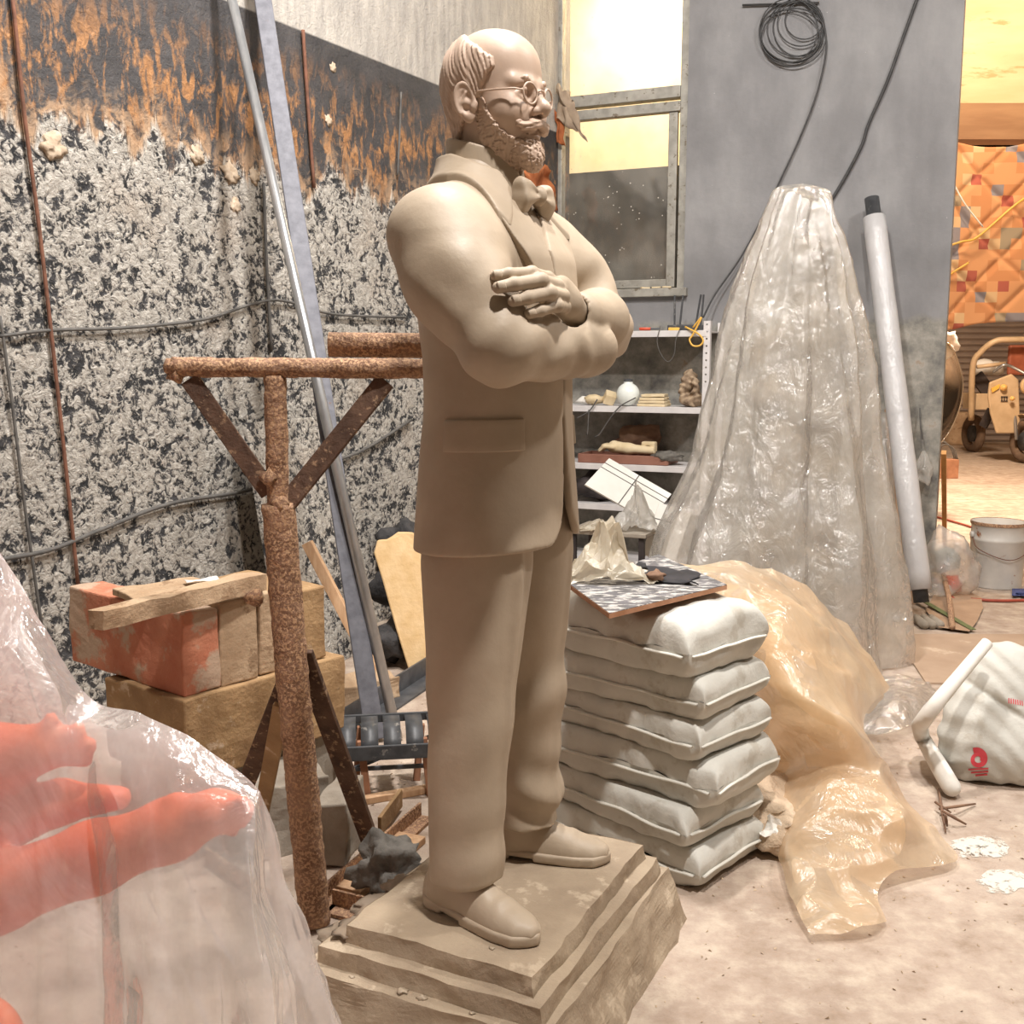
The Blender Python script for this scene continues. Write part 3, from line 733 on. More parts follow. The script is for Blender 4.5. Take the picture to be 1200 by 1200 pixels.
mat('block_brown', '8b6d4c', 'a58660', 8, .85, 0, .6, 30, .012, spots='bda58a', sscale=16, sthr=.64)
mat('block_grey', '8f8578', 'a39a8d', 12, .9, 0, .5, 34, .01)
mat('clay_grey', '5d5953', '76716a', 14, .8, 0, .6, 30, .012)
mat('paper_white', 'dedbd4', 'e6e4de', 6, .8, 0, .1)
mat('orange_clay', 'e0603c', 'ec7a52', 7, .5, 0, .25, 26, .006, spots='f0906c', sscale=12, sthr=.62)
mat('splat', 'a8937c', 'c4b39e', 20, .85, 0, .6, 40, .01)
mat('wire_grey', '4c4a48', '625f5b', 20, .7, 0, .1)

from mathutils import noise as mnoise
def rough_mesh(o, amp, scale, seed=0, sub=2):
    """irregular surface on a small block: subdivide and push vertices"""
    import bmesh
    bm = bmesh.new(); bm.from_mesh(o.data)
    bmesh.ops.subdivide_edges(bm, edges=bm.edges[:], cuts=sub, use_grid_fill=True)
    for v in bm.verts:
        n = mnoise.noise_vector(v.co * scale + Vector((seed * 3.7, seed, 0))); v.co += n * amp
    bmesh.ops.recalc_face_normals(bm, faces=bm.faces); bm.to_mesh(o.data); bm.free(); return o
def block(name, c, d, rz, m, label, cat='block', amp=.008, sub=4, group=None, rx=0, ry=0, bev=.006, seed=0):
    o = MB().box((0, 0, d[2] / 2), d).build(name, m); rough_mesh(o, amp, 9, seed, sub)
    o.location = c; o.rotation_euler = (rx, ry, rz); setp(o, label, cat, group)
    if bev:
        q = o.modifiers.new('bevel', 'BEVEL'); q.width = bev; q.segments = 2; q.limit_method = 'ANGLE'; q.angle_limit = math.radians(50)
    return o
def lump(name, c, r, m, label, cat, amp=.25, scale=1.6, seed=0, n=3, parent=None, flat=.0, group=None, squash=(1, 1, 1), smooth=True):
    import bmesh
    bm = bmesh.new(); bmesh.ops.create_icosphere(bm, subdivisions=n, radius=1)
    for v in bm.verts:
        k = 1 + amp * mnoise.noise(v.co * scale + Vector((seed * 5.1, seed, 2))) + amp * .5 * mnoise.noise(v.co * scale * 2.7 + Vector((seed, 7, 2))) + amp * .14 * mnoise.noise(v.co * scale * 5 + Vector((seed, 1, 9)))
        v.co = Vector((v.co.x * squash[0], v.co.y * squash[1], max(v.co.z, -1 + flat) * squash[2])) * k * r
    me = bpy.data.meshes.new(name); bm.to_mesh(me); bm.free()
    zmin = min(v.co.z for v in me.vertices); me.transform(Matrix.Translation((0, 0, -zmin)))
    o = link_mesh(name, me, m, parent, smooth); o.location = c
    if label: setp(o, label, cat, group)
    return o
def thing_bar(name, a, b, w, h, m, label, cat, up=(0, 0, 1), group=None, bev=.002):
    o = MB().bar(a, b, w, h, up).build(name, m, bevel=bev); recentre(o); setp(o, label, cat, group); return o
def thing_tube(name, pts, r, m, label, cat, n=10, group=None, parent=None):
    o = MB().tube(pts, r, n).build(name, m, parent, True)
    if parent is None: recentre(o); setp(o, label, cat, group)
    return o
def cat_pts(pts, n=8):
    """Catmull-Rom through points"""
    P = [Vector(p) for p in pts]; P = [P[0] * 2 - P[1]] + P + [P[-1] * 2 - P[-2]]; out = []
    for i in range(1, len(P) - 2):
        a, b, c, d = P[i - 1:i + 3]
        for k in range(n):
            t = k / n; out.append(.5 * ((2 * b) + (c - a) * t + (2 * a - 5 * b + 4 * c - d) * t * t + (3 * b - a - 3 * c + d) * t ** 3))
    out.append(P[-2]); return out

# ---- plinth
pl = empty('clay_plinth', (SC0.x, SC0.y, 0), SROT, 'stepped clay plinth carrying the statue', 'plinth')
def slab(name, u0, u1, v0, v1, z0, z1, flare, seed, amp=.010):
    import bmesh
    b = MB().box((0, 0, 0), (2, 2, 2)); me = bpy.data.meshes.new(name); me.from_pydata(b.v, [], b.f)
    bm = bmesh.new(); bm.from_mesh(me); bmesh.ops.subdivide_edges(bm, edges=bm.edges[:], cuts=15, use_grid_fill=True)
    for v in bm.verts:
        x, y, z = v.co; zz = (z + 1) / 2; fx = flare * (1 - zz) ** 1.3
        p = Vector((u0 + (u1 - u0) * (x + 1) / 2 + fx * x ** 3, v0 + (v1 - v0) * (y + 1) / 2 + fx * y ** 3, z0 + (z1 - z0) * zz))
        n = mnoise.noise_vector(Vector((p.x * 9, p.y * 9, p.z * 12 + seed))) + mnoise.noise_vector(Vector((p.x * 26, p.y * 26, p.z * 26 + seed))) * .35
        ed = max(abs(x), abs(y)) > .99
        v.co = p + Vector((n.x * amp, n.y * amp, n.z * amp * .3 * (1 if 0 < zz < 1 else 0) + (n.z * .0025 - (.004 if ed else 0)) * (zz == 1)))
    bmesh.ops.recalc_face_normals(bm, faces=bm.faces); bm.to_mesh(me); bm.free()
    return link_mesh(name, me, 'plinth_clay', pl, False)
mat('plinth_clay', '94836f', 'a6957f', 7, .7, 0, .55, 26, .012, spots='b5a48e', sscale=10, sthr=.6)
slab('base_slab', -.30, .285, -.375, .415, 0, .155, .045, 1, .014)
slab('step_slab', -.265, .262, -.345, .375, .153, .197, .004, 3)
slab('top_slab', -.215, .235, -.310, .345, .195, SZ - .001, .006, 6)
for i, (u, v, z, r) in enumerate([(-.225, -.26, .19, .035), (-.25, -.16, .185, .04), (-.245, -.05, .185, .035), (-.285, -.24, .14, .04)]):
    lump('clay_smear', (u, v, z), r, 'clay_dark', None, None, .6, 1.7, i, 3, pl, squash=(1.0, 1.3, .35))
for i in range(26):
    u, v = random.uniform(-.2, .3), random.choice([random.uniform(-.42, -.33), random.uniform(-.30, .3)])
    z = .2385 if (-.2 < u < .22 and v > -.3) else (.193 if (u < .25 and v > -.335) else .15)
    if z < .16: u, v = random.uniform(-.25, .2), -.36
    if i % 3 == 0: lump('clay_crumb', (u, v, z), random.uniform(.004, .010), 'clay', None, None, .8, 1.9, i, 2, pl, squash=(1.3, 1, .6))

# ---- rusty T-stand
ts = empty('pipe_stand', on_z(369, 1085), 0, 'rusty T-shaped pipe stand caked with clay', 'stand')
TY = ts.location.y; T0 = Vector(ts.location)
def tl(px, py, y=None): return on_y(px, py, TY if y is None else y) - T0
def knobby(pts, r, n, seed, amp=.10):
    b = MB(); P = []
    for i in range(len(pts) - 1):
        a, c = Vector(pts[i]), Vector(pts[i + 1]); K = max(3, int((c - a).length / .012))
        P += [a.lerp(c, k / K) for k in range(K)]
    P.append(Vector(pts[-1])); b.tube(P, r, n)
    for i, v in enumerate(b.v):
        v = Vector(v); k = mnoise.noise_vector(v * 34 + Vector((seed, 0, 0))) * r * amp + mnoise.noise_vector(v * 90) * r * amp * .5; b.v[i] = tuple(v + k)
    return b
jn = tl(326, 590)
knobby([(0, 0, .01), tl(345, 820), jn], .041, 16, 1).build('pole', 'rust', ts, True)
knobby([jn - Vector((0, 0, .03)), tl(322, 440)], .027, 14, 2).build('upper_pole', 'rust', ts, True)
knobby([tl(203, 430, TY - .02), tl(350, 431), tl(480, 432), tl(570, 432)], .024, 14, 3, .14).build('crossbar', 'rust', ts, True)
MB().bar(tl(222, 444, TY - .02), tl(316, 578), .046, .012, (0, -1, .2)).build('brace', 'rust_dark', ts, bevel=.002)
MB().bar(tl(452, 446), tl(336, 590), .050, .012, (0, -1, .5)).build('brace', 'rust_dark', ts, bevel=.002)
f1 = on_z(440, 1003) - T0; MB().bar(tl(352, 765) + Vector((0, .02, 0)), f1, .058, .014, (-.3, -1, .2)).build('leg_brace', 'rust_dark', ts, bevel=.002)
f2 = on_z(262, 985) - T0; MB().bar(tl(338, 790) + Vector((0, .03, 0)), f2, .05, .014, (.2, -1, .1)).build('leg_brace', 'rust_dark', ts, bevel=.002)
for k, (p, q) in enumerate([((385, 1068), (432, 1080)), ((372, 1075), (500, 960)), ((355, 1085), (250, 1010))]):
    a, c = on_z(*p) - T0, on_z(*q) - T0; b = MB(); b.bar(a + Vector((0, 0, .006)), c + Vector((0, 0, .006)), .05, .010); dd = (c - a).normalized(); nn = Vector((-dd.y, dd.x, 0))
    b.bar(a + nn * .022 + Vector((0, 0, .028)), c + nn * .022 + Vector((0, 0, .028)), .008, .05); b.build('foot_iron', 'rust', ts)
for i, (px, py) in enumerate([(205, 432), (210, 440), (300, 700), (318, 560), (330, 590)]):
    o = lump('clay_crust', tl(px, py) + Vector((0, -.02, -.02)), .022, 'rust', None, None, .5, 2, i, 2, ts)
thing_tube('rusty_pipe', [on_y(386, 404, TY + .05), on_y(480, 405, TY + .05), on_y(560, 406, TY + .05)], .031, 'rust', 'short thick rusty pipe lying on the stand crossbar', 'pipe', 14)

# ---- clay blocks behind the stand
bc = on_z(217, 820, .50); e1 = Vector((-.62, .78, 0)).normalized(); 
BR = math.radians(28)
def bl(px, py, z): return on_z(px, py, z)
cr = bl(217, 820, .50)                                  # near bottom corner of the red block
ax = Vector((math.cos(math.radians(52)), math.sin(math.radians(52)), 0)); ay = Vector((-math.cos(math.radians(28)), math.sin(math.radians(28)), 0))
def put_block(name, corner, lx, ly, h, z, m, label, seed, amp=.010, group=None):
    c = corner + ax * (lx / 2) + ay * (ly / 2); return block(name, Vector((c.x, c.y, z)), (lx, ly, h), math.radians(52), m, label, 'block', amp, 5, group, seed=seed)
ay = Vector((-ax.y, ax.x, 0))
put_block('clay_block', cr, .125, .60, .245, .505, 'block_red', 'red-brown clay block, reddest one on top of the pile', 1)
put_block('clay_block', cr + ax * .130, .135, .40, .25, .505, 'block_tan', 'tan clay block standing right against the red block', 2)
put_block('clay_block', cr + ax * .270, .055, .38, .25, .505, 'block_tan', 'thin tan clay slab standing between two tan blocks', 3)
put_block('clay_block', cr + ax * .332, .20, .38, .24, .505, 'block_brown', 'tan-brown clay block behind the rusty stand pole', 4)
put_block('clay_block', cr + ax * -.02 - ay * .015, .62, .40, .25, .253, 'block_brown', 'big smooth brown clay block carrying the red block', 5)
put_block('clay_block', cr + ax * .02 + ay * .03, .60, .36, .25, 0, 'block_grey', 'grey clay block at the bottom of the pile', 6)
c2 = on_z(330, 985); block('clay_block', c2, (.26, .20, .22), math.radians(35), 'block_grey', 'grey stone-like clay block lying beside the stand foot', 'block', .02, 5, seed=8)
c3 = on_z(388, 1012); block('clay_block', c3 + Vector((.02, .08, 0)), (.09, .22, .20), math.radians(-8), 'block_grey', 'upright grey clay block just behind the stand pole', 'block', .012, 5, seed=9)
sl_ = block('clay_slab', cr + ax * .10 + ay * .22 + Vector((0, 0, .258)), (.26, .20, .022), math.radians(40), 'block_tan', 'flat thin clay slab lying on the red block', 'slab', .008, 4, seed=11)
MB().grid(5, 5, lambda u, v: (u * .10, v * .05, .004 * math.sin(5 * u + 3 * v))).build('paper_scrap', 'paper_white', None, True, solid=.001)
ps = bpy.data.objects['paper_scrap']; ps.location = cr + ax * .14 + ay * .17 + Vector((0, 0, .293)); ps.rotation_euler = (0, 0, .5); setp(ps, 'white scrap of paper on the clay blocks', 'paper')
a_ = on_z(112, 727, .80); b_ = on_z(304, 680, .80)
st_ = MB().bar((0, 0, 0), b_ - a_, .055, .05).build('clay_stick', 'block_tan'); rough_mesh(st_, .007, 14, 3, 7); st_.location = a_; setp(st_, 'long rough clay bar laid across the blocks', 'clay bar')
# ---- pieces around the stand foot
thing_bar('wood_strip', on_z(300, 985), on_y(330, 828, 2.62), .045, .012, 'block_brown', 'mud-covered wood strip propped against the stand pole', 'wood', (0, -1, .3))
thing_bar('wood_strip', on_z(405, 1050) + Vector((0, 0, .012)), on_z(482, 985) + Vector((0, 0, .012)), .10, .022, 'wood_pale', 'flat dusty wood plank on the floor by the dark clay lump', 'wood')
thing_bar('wood_strip', on_z(445, 985) + Vector((0, 0, .045)), on_z(470, 950) + Vector((0, 0, .045)), .012, .06, 'block_brown', 'short upright wood offcut beside the flat plank', 'wood')
lump('clay_lump', on_z(455, 1058), .088, 'clay_grey', 'dark grey lump of wet clay on the floor', 'clay', .55, 1.7, 4, 4, squash=(1, .8, .85))

# ---- leaning tubes
def leaner(name, foot_px, top_px, kind):
    f = on_z(*foot_px); p = Lpx(*top_px, .06); d = (p - f).normalized(); return f, f + d * ((p - f).length + .25)
f, t2 = on_z(466, 868), Lpx(263, -40, .11)
thing_tube('steel_tube', [f + Vector((0, 0, .005)), t2], .021, 'steel_tube', 'round galvanised steel tube leaning on the splattered wall', 'tube', 14)
f, t = on_z(440, 870), Lpx(302, -40, .075); d = t - f
thing_bar('steel_bar', f + Vector((0, 0, .01)), f + d, .075, .03, 'steel_bar', 'flat rectangular steel bar leaning behind the round tube', 'bar', (.2, -1, .2), bev=.004)
# ---- low slatted stool
so = on_z(455, 925); stool = empty('slat_stool', so, math.radians(8), 'low stool with black slats and wooden legs', 'stool')
for i in range(5):
    x = -.135 + i * .075; b = MB()
    b.grid(2, 9, lambda u, v: (x + (u - .5) * .058, -.09 + .20 * v, .225 - .055 * max(0, (.35 - v) / .35) ** 1.6 + .012 * math.sin(PI * v)))
    b.build('slat', 'black_plastic', stool, True, solid=.008)
MB().bar((-.17, -.095, .168), (.20, -.095, .168), .012, .05).build('front_rail', 'black_plastic', stool, bevel=.003)
MB().bar((-.17, .10, .222), (.20, .10, .222), .012, .03).build('back_rail', 'black_plastic', stool, bevel=.003)
for x, y, dx in ((-.09, -.06, .02), (.12, -.06, .02), (-.09, .08, -.02), (.12, .08, -.02)):
    MB().bar((x, y, .20), (x + dx, y - .01, 0), .024, .024).build('leg', 'wood_red', stool, bevel=.002)
MB().bar((-.12, -.03, .09), (.16, -.03, .09), .012, .012).build('crossbar', 'grey_iron', stool)
MB().bar((-.12, -.03, .09), (.16, .07, .16), .012, .012).build('crossbar', 'grey_iron', stool)
thing_bar('wood_batten', on_z(424, 942) + Vector((0, 0, .012)), on_z(560, 918) + Vector((0, 0, .012)), .035, .022, 'wood_pale', 'thin pale wood batten on the floor before the stool', 'wood')
# angle iron on floor
a, c = on_z(382, 880), on_z(545, 770); b = MB(); b.bar(a + Vector((0, 0, .006)), c + Vector((0, 0, .006)), .09, .010); dd = (c - a).normalized(); nn = Vector((-dd.y, dd.x, 0)); b.bar(a + nn * .045 + Vector((0, 0, .045)), c + nn * .045 + Vector((0, 0, .045)), .010, .09)
o = b.build('angle_iron', 'grey_iron'); recentre(o); setp(o, 'dark steel angle iron lying on the floor behind the stool', 'angle iron')
# leaning board with splatter, stick, beige slab, dark rubble, foot stone
p0, p1 = on_z(340, 806), on_z(428, 762); n_ = Vector((-(p1 - p0).y, (p1 - p0).x, 0)).normalized(); w_ = (p1 - p0).length
o = MB().box((w_ / 2, .012, .60), (w_, .024, 1.20)).build('splattered_board', 'splatter_wall', bevel=.003); o.location = p0; o.rotation_euler = (math.radians(-9), 0, math.atan2((p1 - p0).y, (p1 - p0).x)); setp(o, 'clay-splattered board leaning against the wall behind the stand', 'board')
thing_bar('wood_stick', on_z(452, 812), on_y(360, 636, 4.66), .045, .045, 'wood_pale', 'split pale wood stick leaning behind the steel bar', 'wood', (0, -1, 0))
st0 = on_z(405, 826); block('foot_stone', st0 + Vector((.02, .05, 0)), (.36, .16, .10), math.radians(28), 'block_tan', 'brown stone lump at the foot of the splattered board', 'stone', .03, 5, seed=14)
sb = MB(); pol = [(-.12, .0), (.13, .02), (.165, .30), (.15, .52), (.10, .67), (.03, .70), (-.03, .68), (-.075, .69), (-.105, .64), (-.11, .5)]
sb.prism(pol, .05, lambda x, y, h: Vector((x, h, y))); o = sb.build('clay_board', 'slab_beige', bevel=.008); rough_mesh(o, .006, 12, 2, 1)
o.location = on_z(512, 790); o.rotation_euler = (math.radians(-16), math.radians(-17), math.radians(8)); setp(o, 'beige rounded slab leaning beside the dark rubble', 'slab')
for i, (px, py, r) in enumerate([(452, 792, .10), (478, 785, .12), (462, 770, .14), (470, 752, .13)]):
    q = on_z(px, py); lump('dark_rubble', (q.x, q.y + .18 + .06 * i, [0, 0, .12, .30][i]), r, 'rubble', 'dark charred rubble lump behind the beige slab', 'rubble', .5, 1.8, i, 3, group='dark rubble by the wall') if 'rubble' in MATS else (mat('rubble', '2c2b2c', '454343', 12, .9, 0, .6, 26, .02), lump('dark_rubble', (q.x, q.y + .18, 0), r, 'rubble', 'dark charred rubble lump behind the beige slab', 'rubble', .5, 1.8, i, 3, group='dark rubble by the wall'))

# ---- wires and rods on the left wall
def wall_line(name, pxs, r, m, label, cat, t=.02, f=Lpx):
    return thing_tube(name, cat_pts([f(*p, t) for p in pxs], 6), r, m, label, cat, 8)
wall_line('rusty_rod', [(14, -10), (28, 130), (45, 260), (60, 390), (72, 500), (92, 690)], .008, 'rust_wire', 'long rusty rod hanging down the splattered wall', 'rod')
wall_line('rusty_rod', [(355, 35), (360, 110), (368, 220)], .009, 'rust_wire', 'short rust-red rod on the dark wall band', 'rod')
wall_line('grey_rod', [(0, 370), (14, 470), (30, 600), (50, 740)], .006, 'wire_grey', 'thin grey rod at the wall next to the rusty rod', 'rod')
wall_line('grey_rod', [(470, 108), (468, 160), (466, 205)], .006, 'wire_grey', 'thin short iron pin beside the statue head', 'rod')
wall_line('grey_rod', [(309, 215), (312, 300), (318, 412)], .008, 'wire_grey', 'upright grey conduit behind the stand', 'rod')
wall_line('cable', [(0, 394), (60, 387), (150, 384), (240, 374), (290, 358), (330, 352), (390, 368), (475, 372)], .007, 'wire_grey', 'grey cable strung across the white splatter', 'cable')
wall_line('cable', [(0, 656), (60, 644), (120, 620), (200, 590), (290, 575), (340, 555), (420, 530), (482, 492)], .009, 'wire_grey', 'drooping dark cable low on the splattered wall', 'cable')
SPL = [(270, 218, .045, 'beside the leaning tubes, biggest of them'), (276, 252, .03, 'just under the biggest lump'), (232, 195, .04, 'at the lower rim of the dark band'), (298, 218, .035, 'touching the leaning round tube'), (62, 190, .05, 'next to the long rusty rod'), (385, 150, .025, 'beside the short rust-red rod'), (390, 86, .022, 'high on the black band')]
for i, (px, py, r, w) in enumerate(SPL):
    o = lump('clay_splat', Lpx(px, py, .0), r, 'splat', 'lump of thrown clay on the wall ' + w, 'clay splat', .7, 2.2, i, 3, squash=(1, .34, 1)); o.rotation_euler = (0, 0, LROT)
# ================================================================== plastic sheets
film('film_clear', 'f4f0ee', .36, .8, .16, 14, .6)
film('film_dusty', 'f2efe9', .38, 1.0, .15, 24, .9, 'e6dfd2', base=.09)
film('film_beige', 'f4dcb8', .58, .5, .26, 12, .5, 'eccba2', base=.035)
film('film_white', 'f2f0ee', .72, .5, .25, 26, .35)
def ridged(p, k=1.0):
    n = mnoise.noise(p); return (1 - abs(n) * 2) * k
def sheet_rings(name, rings, nu, folds, amp, m, parent=None, seed=0, crumple=.008, cs=5.0, fold_fn=None, sub=4):
    """rings: list of closed loops of control points (same count), top to bottom"""
    K = len(rings[0]); V = len(rings); b = MB()
    def loop(r, u):
        x = u * K; i = int(x) % K; t = x - int(x); a, p, q, d = (Vector(r[(i + k) % K]) for k in (-1, 0, 1, 2))
        return .5 * ((2 * p) + (q - a) * t + (2 * a - 5 * p + 4 * q - d) * t * t + (3 * p - a - 3 * q + d) * t ** 3)
    nv = (V - 1) * sub + 1
    cen = [sum((Vector(p) for p in r), Vector()) / K for r in rings]
    for i in range(nu):
        u = i / nu; col = [loop(r, u) for r in rings]
        pts = cat_pts(col, sub)
        for j, p in enumerate(pts):
            v = j / (nv - 1); c = cen[min(V - 1, int(v * (V - 1)))]; o = Vector((p.x - c.x, p.y - c.y, 0)); o = o.normalized() if o.length > 1e-5 else Vector((0, 0, 0))
            fa = sum(a * math.sin(2 * PI * (k * u + ph) + 3.2 * mnoise.noise(Vector((k * 1.7, v * 2.2, seed + u * 3)))) for k, a, ph in folds)
            w = fold_fn(u, v) if fold_fn else v ** .8
            p = p + o * fa * amp * w + mnoise.noise_vector(p * cs + Vector((seed, 0, 0))) * crumple + o * ridged(p * cs * 1.7, crumple * .8)
            b.v.append(tuple(p))
    for i in range(nu):
        i2 = (i + 1) % nu
        for j in range(nv - 1): b.f.append((i * nv + j, i2 * nv + j, i2 * nv + j + 1, i * nv + j + 1))
    return b.build(name, m, parent, True)
def patch(name, rows, m, nu=60, nv=60, amp=.03, cs=4.0, seed=0, parent=None, zmin=.004, ridge=.02, rs=6):
    """smooth patch through rows of control points with ridged crumples"""
    K = len(rows[0]); b = MB(); R2 = []
    for r in rows:
        c = cat_pts(r, 12); R2.append([c[min(len(c) - 1, round(i / (nu - 1) * (len(c) - 1)))] if False else c[int(i / (nu - 1) * (len(c) - 1))].lerp(c[min(len(c) - 1, int(i / (nu - 1) * (len(c) - 1)) + 1)], (i / (nu - 1) * (len(c) - 1)) % 1) for i in range(nu)])
    for i in range(nu):
        c = cat_pts([r[i] for r in R2], 12); L = len(c) - 1
        for j in range(nv):
            x = j / (nv - 1) * L; k = int(x); p = c[k].lerp(c[min(L, k + 1)], x - k)
            n = mnoise.noise_vector(p * cs + Vector((seed, 3, 0))) * amp; rd = ridged(p * rs + Vector((0, seed, 0)), ridge) + ridged(p * rs * 2.3 + Vector((seed, 0, 1)), ridge * .4)
            p = p + n + Vector((-.1, -.55, .8)) * rd; p.z = max(p.z, zmin + .002 * mnoise.noise(p * 20)); b.v.append(tuple(p))
    for i in range(nu - 1):
        for j in range(nv - 1): b.f.append((i * nv + j, (i + 1) * nv + j, (i + 1) * nv + j + 1, i * nv + j + 1))
    return b.build(name, m, parent, True)

# ---- orange figure under the clear sheet, left foreground
def oy(px, py, y): return on_y(px, py, y)
orr = empty('orange_figure', (-.95, 1.62, 0), 0, 'orange clay figure with outstretched arm under clear plastic', 'sculpture')
g = Grid((-1.25, 1.25, 0), (-.28, 1.95, 1.42), .009)
A = [oy(-120, 1100, 1.62), oy(0, 1045, 1.60), oy(110, 1005, 1.58), oy(200, 972, 1.56), oy(250, 952, 1.54)]
fig = g.chain([tuple(p) for p in A], [.075, .058, .052, .044, .034], .03)
pal = oy(260, 950, 1.535); fig = smin(fig, g.ell(tuple(pal), (.05, .03, .026)), .02)
for k, (px, py) in enumerate([(292, 932), (296, 945), (290, 958), (280, 968)]):
    fig = smin(fig, g.chain([tuple(pal), tuple(oy(px - 6, py + 6, 1.505 + .012 * k))], [.016, .010], .01), .008)
fig = smin(fig, g.chain([tuple(oy(215, 962, 1.55)), tuple(oy(205, 940, 1.55)), tuple(oy(212, 936, 1.55))], [.018, .014, .009], .01), .012)
S2 = [oy(-90, 880, 1.70), oy(0, 890, 1.68), oy(50, 876, 1.66)]
fig = smin(fig, g.chain([tuple(p) for p in S2], [.08, .055, .04], .02), .02)
for px, py in ((92, 850), (105, 868), (100, 885), (60, 838)):
    fig = smin(fig, g.chain([tuple(oy(50, 876, 1.66)), tuple(oy(px, py + 6, 1.65))], [.026, .013], .01), .012)
fig = smin(fig, g.chain([tuple(oy(0, 965, 1.68)), tuple(oy(70, 940, 1.68)), tuple(oy(140, 935, 1.66))], [.05, .035, .02], .02), .02)
fig = smin(fig, g.ell((-1.05, 1.62, .80), (.16, .17, .34)), .06); fig = smin(fig, g.ell((-1.05, 1.60, .25), (.17, .22, .34)), .08)
fig = smin(fig, g.ell((-1.07, 1.62, 1.22), (.10, .10, .14)), .05)
kn = oy(-20, 1215, 1.40); fig = smin(fig, g.ell((kn.x - .03, kn.y, kn.z - .05), (.08, .10, .10)), .05)
fig = np.maximum(fig, .004 - g.z)
o = g.mesh(fig, 'figure_body', 'orange_clay', orr); o.location = -Vector(orr.location)

# clear sheet: ridge from the figure's head down to the fingertips, falling to the floor
T = [oy(-150, 470, 1.62), oy(-60, 548, 1.62), oy(0, 645, 1.61), oy(60, 742, 1.60), oy(108, 822, 1.59), oy(160, 842, 1.56), oy(215, 864, 1.53), oy(262, 897, 1.51), oy(296, 930, 1.49)]
def ring(f):
    front = []; back = []
    for i, p in enumerate(T):
        q = i / (len(T) - 1)
        h = f ** .55; front.append(p + Vector((.05 * f + .10 * f * q, -(.30 + .08 * (1 - q)) * h, -p.z * f)))
        back.append(p + Vector((.10 * f + .05 * f * q, (.30 + .1 * (1 - q)) * f, -p.z * f)))
    tip = T[-1] + Vector((.27 * f, -.04 * f, -T[-1].z * f)); tip2 = T[-1] + Vector((.20 * f, -.22 * f, -T[-1].z * f)); tip3 = T[-1] + Vector((.20 * f, .16 * f, -T[-1].z * f))
    lft = T[0] + Vector((-.20 * f, 0, -T[0].z * f))
    return front + [tip2, tip, tip3] + back[::-1] + [lft]
RR = []
for f in (0.0, .03, .10, .22, .40, .62, .82, .997):
    r = ring(f ** 1.15 if f > .1 else f); z = f
    RR.append([Vector((p.x, p.y, t.z * (1 - f) + .003)) for p, t in zip(r, ring(0))])
ff = lambda u, v: min(1, v * 2.2) * (.35 + .65 * v)
o = sheet_rings('plastic_sheet', RR, 240, [(9, 1, .1), (17, .6, .3), (31, .35, .7)], .020, 'film_clear', None, 2, .009, 6, ff, 7)
recentre(o); setp(o, 'clear plastic sheet draped over the orange figure', 'plastic sheet')
# ================================================================== sacks, draped figure and clutter to the right
mat('sack', 'bcbab2', 'c8c6be', 5, .66, 0, .5, 10, .016, spots='b6b1a6', sscale=7, sthr=.62)
mat('sack_seam', 'c9c6bc', 'd8d5cb', 12, .7, 0, .3, 40, .004)
mat('string', 'd8cfc0', 'e4dccf', 20, .8, 0, .1)
mat('scuffed_board', '4d4c4c', '68666a', 9, .6, 0, .3, 30, .003, spots='b3b0ac', sscale=22, sthr=.53, stretch=(1, 2.5, 1))
mat('plywood_edge', '9c6f50', 'b4876a', 12, .8, 0, .2)
mat('black_cloth', '232224', '343236', 12, .8, 0, .3)
mat('white_plaster', 'd8d4cc', 'e6e2da', 8, .75, 0, .35, 26, .006)
mat('cream_thing', 'c9b48e', 'd8c6a4', 12, .7, 0, .3)
mat('brown_thing', '6b5040', '8a6c56', 12, .8, 0, .4)
mat('dark_thing', '2a2525', '403836', 10, .7, 0, .3)
mat('white_metal', 'c9c5c4', 'd8d4d2', 8, .5, .1, .1)
mat('shelf_dark', '3c2a24', '4a342c', 6, .7, 0, .2)
mat('bulb_glass', 'dfe3dd', 'e8ece6', 5, .15, 0, 0, spec=.6)
mat('red_plastic', 'b8452f', 'c8553b', 9, .4, 0, .1)
mat('yellow_plastic', 'd8a648', 'e0b458', 9, .45, 0, .1)
mat('tray_brown', '7d5344', '8c6252', 8, .6, 0, .2)
mat('red_print', 'c23c46', 'cf4a54', 20, .6, 0, .1)
m, nt, bs, co = new_mat('powder')
ln_ = nt.add('ShaderNodeVectorMath', operation='LENGTH'); nt.set(ln_.inputs[0], co)
pk = nt.ramp(nt.math('SUBTRACT', nt.math('ADD', nt.noise(co, 38, 6, .7), .22), nt.math('MULTIPLY', ln_.outputs['Value'], 2.6)), [(.44, 0.0), (.56, 1.0)])
bs.inputs['Base Color'].default_value = lin('cfc9be'); bs.inputs['Roughness'].default_value = .95; nt.set(bs.inputs['Alpha'], pk)
mat('dirt', 'b7a189', 'c6b198', 9, .95, 0, .7, 30, .02)

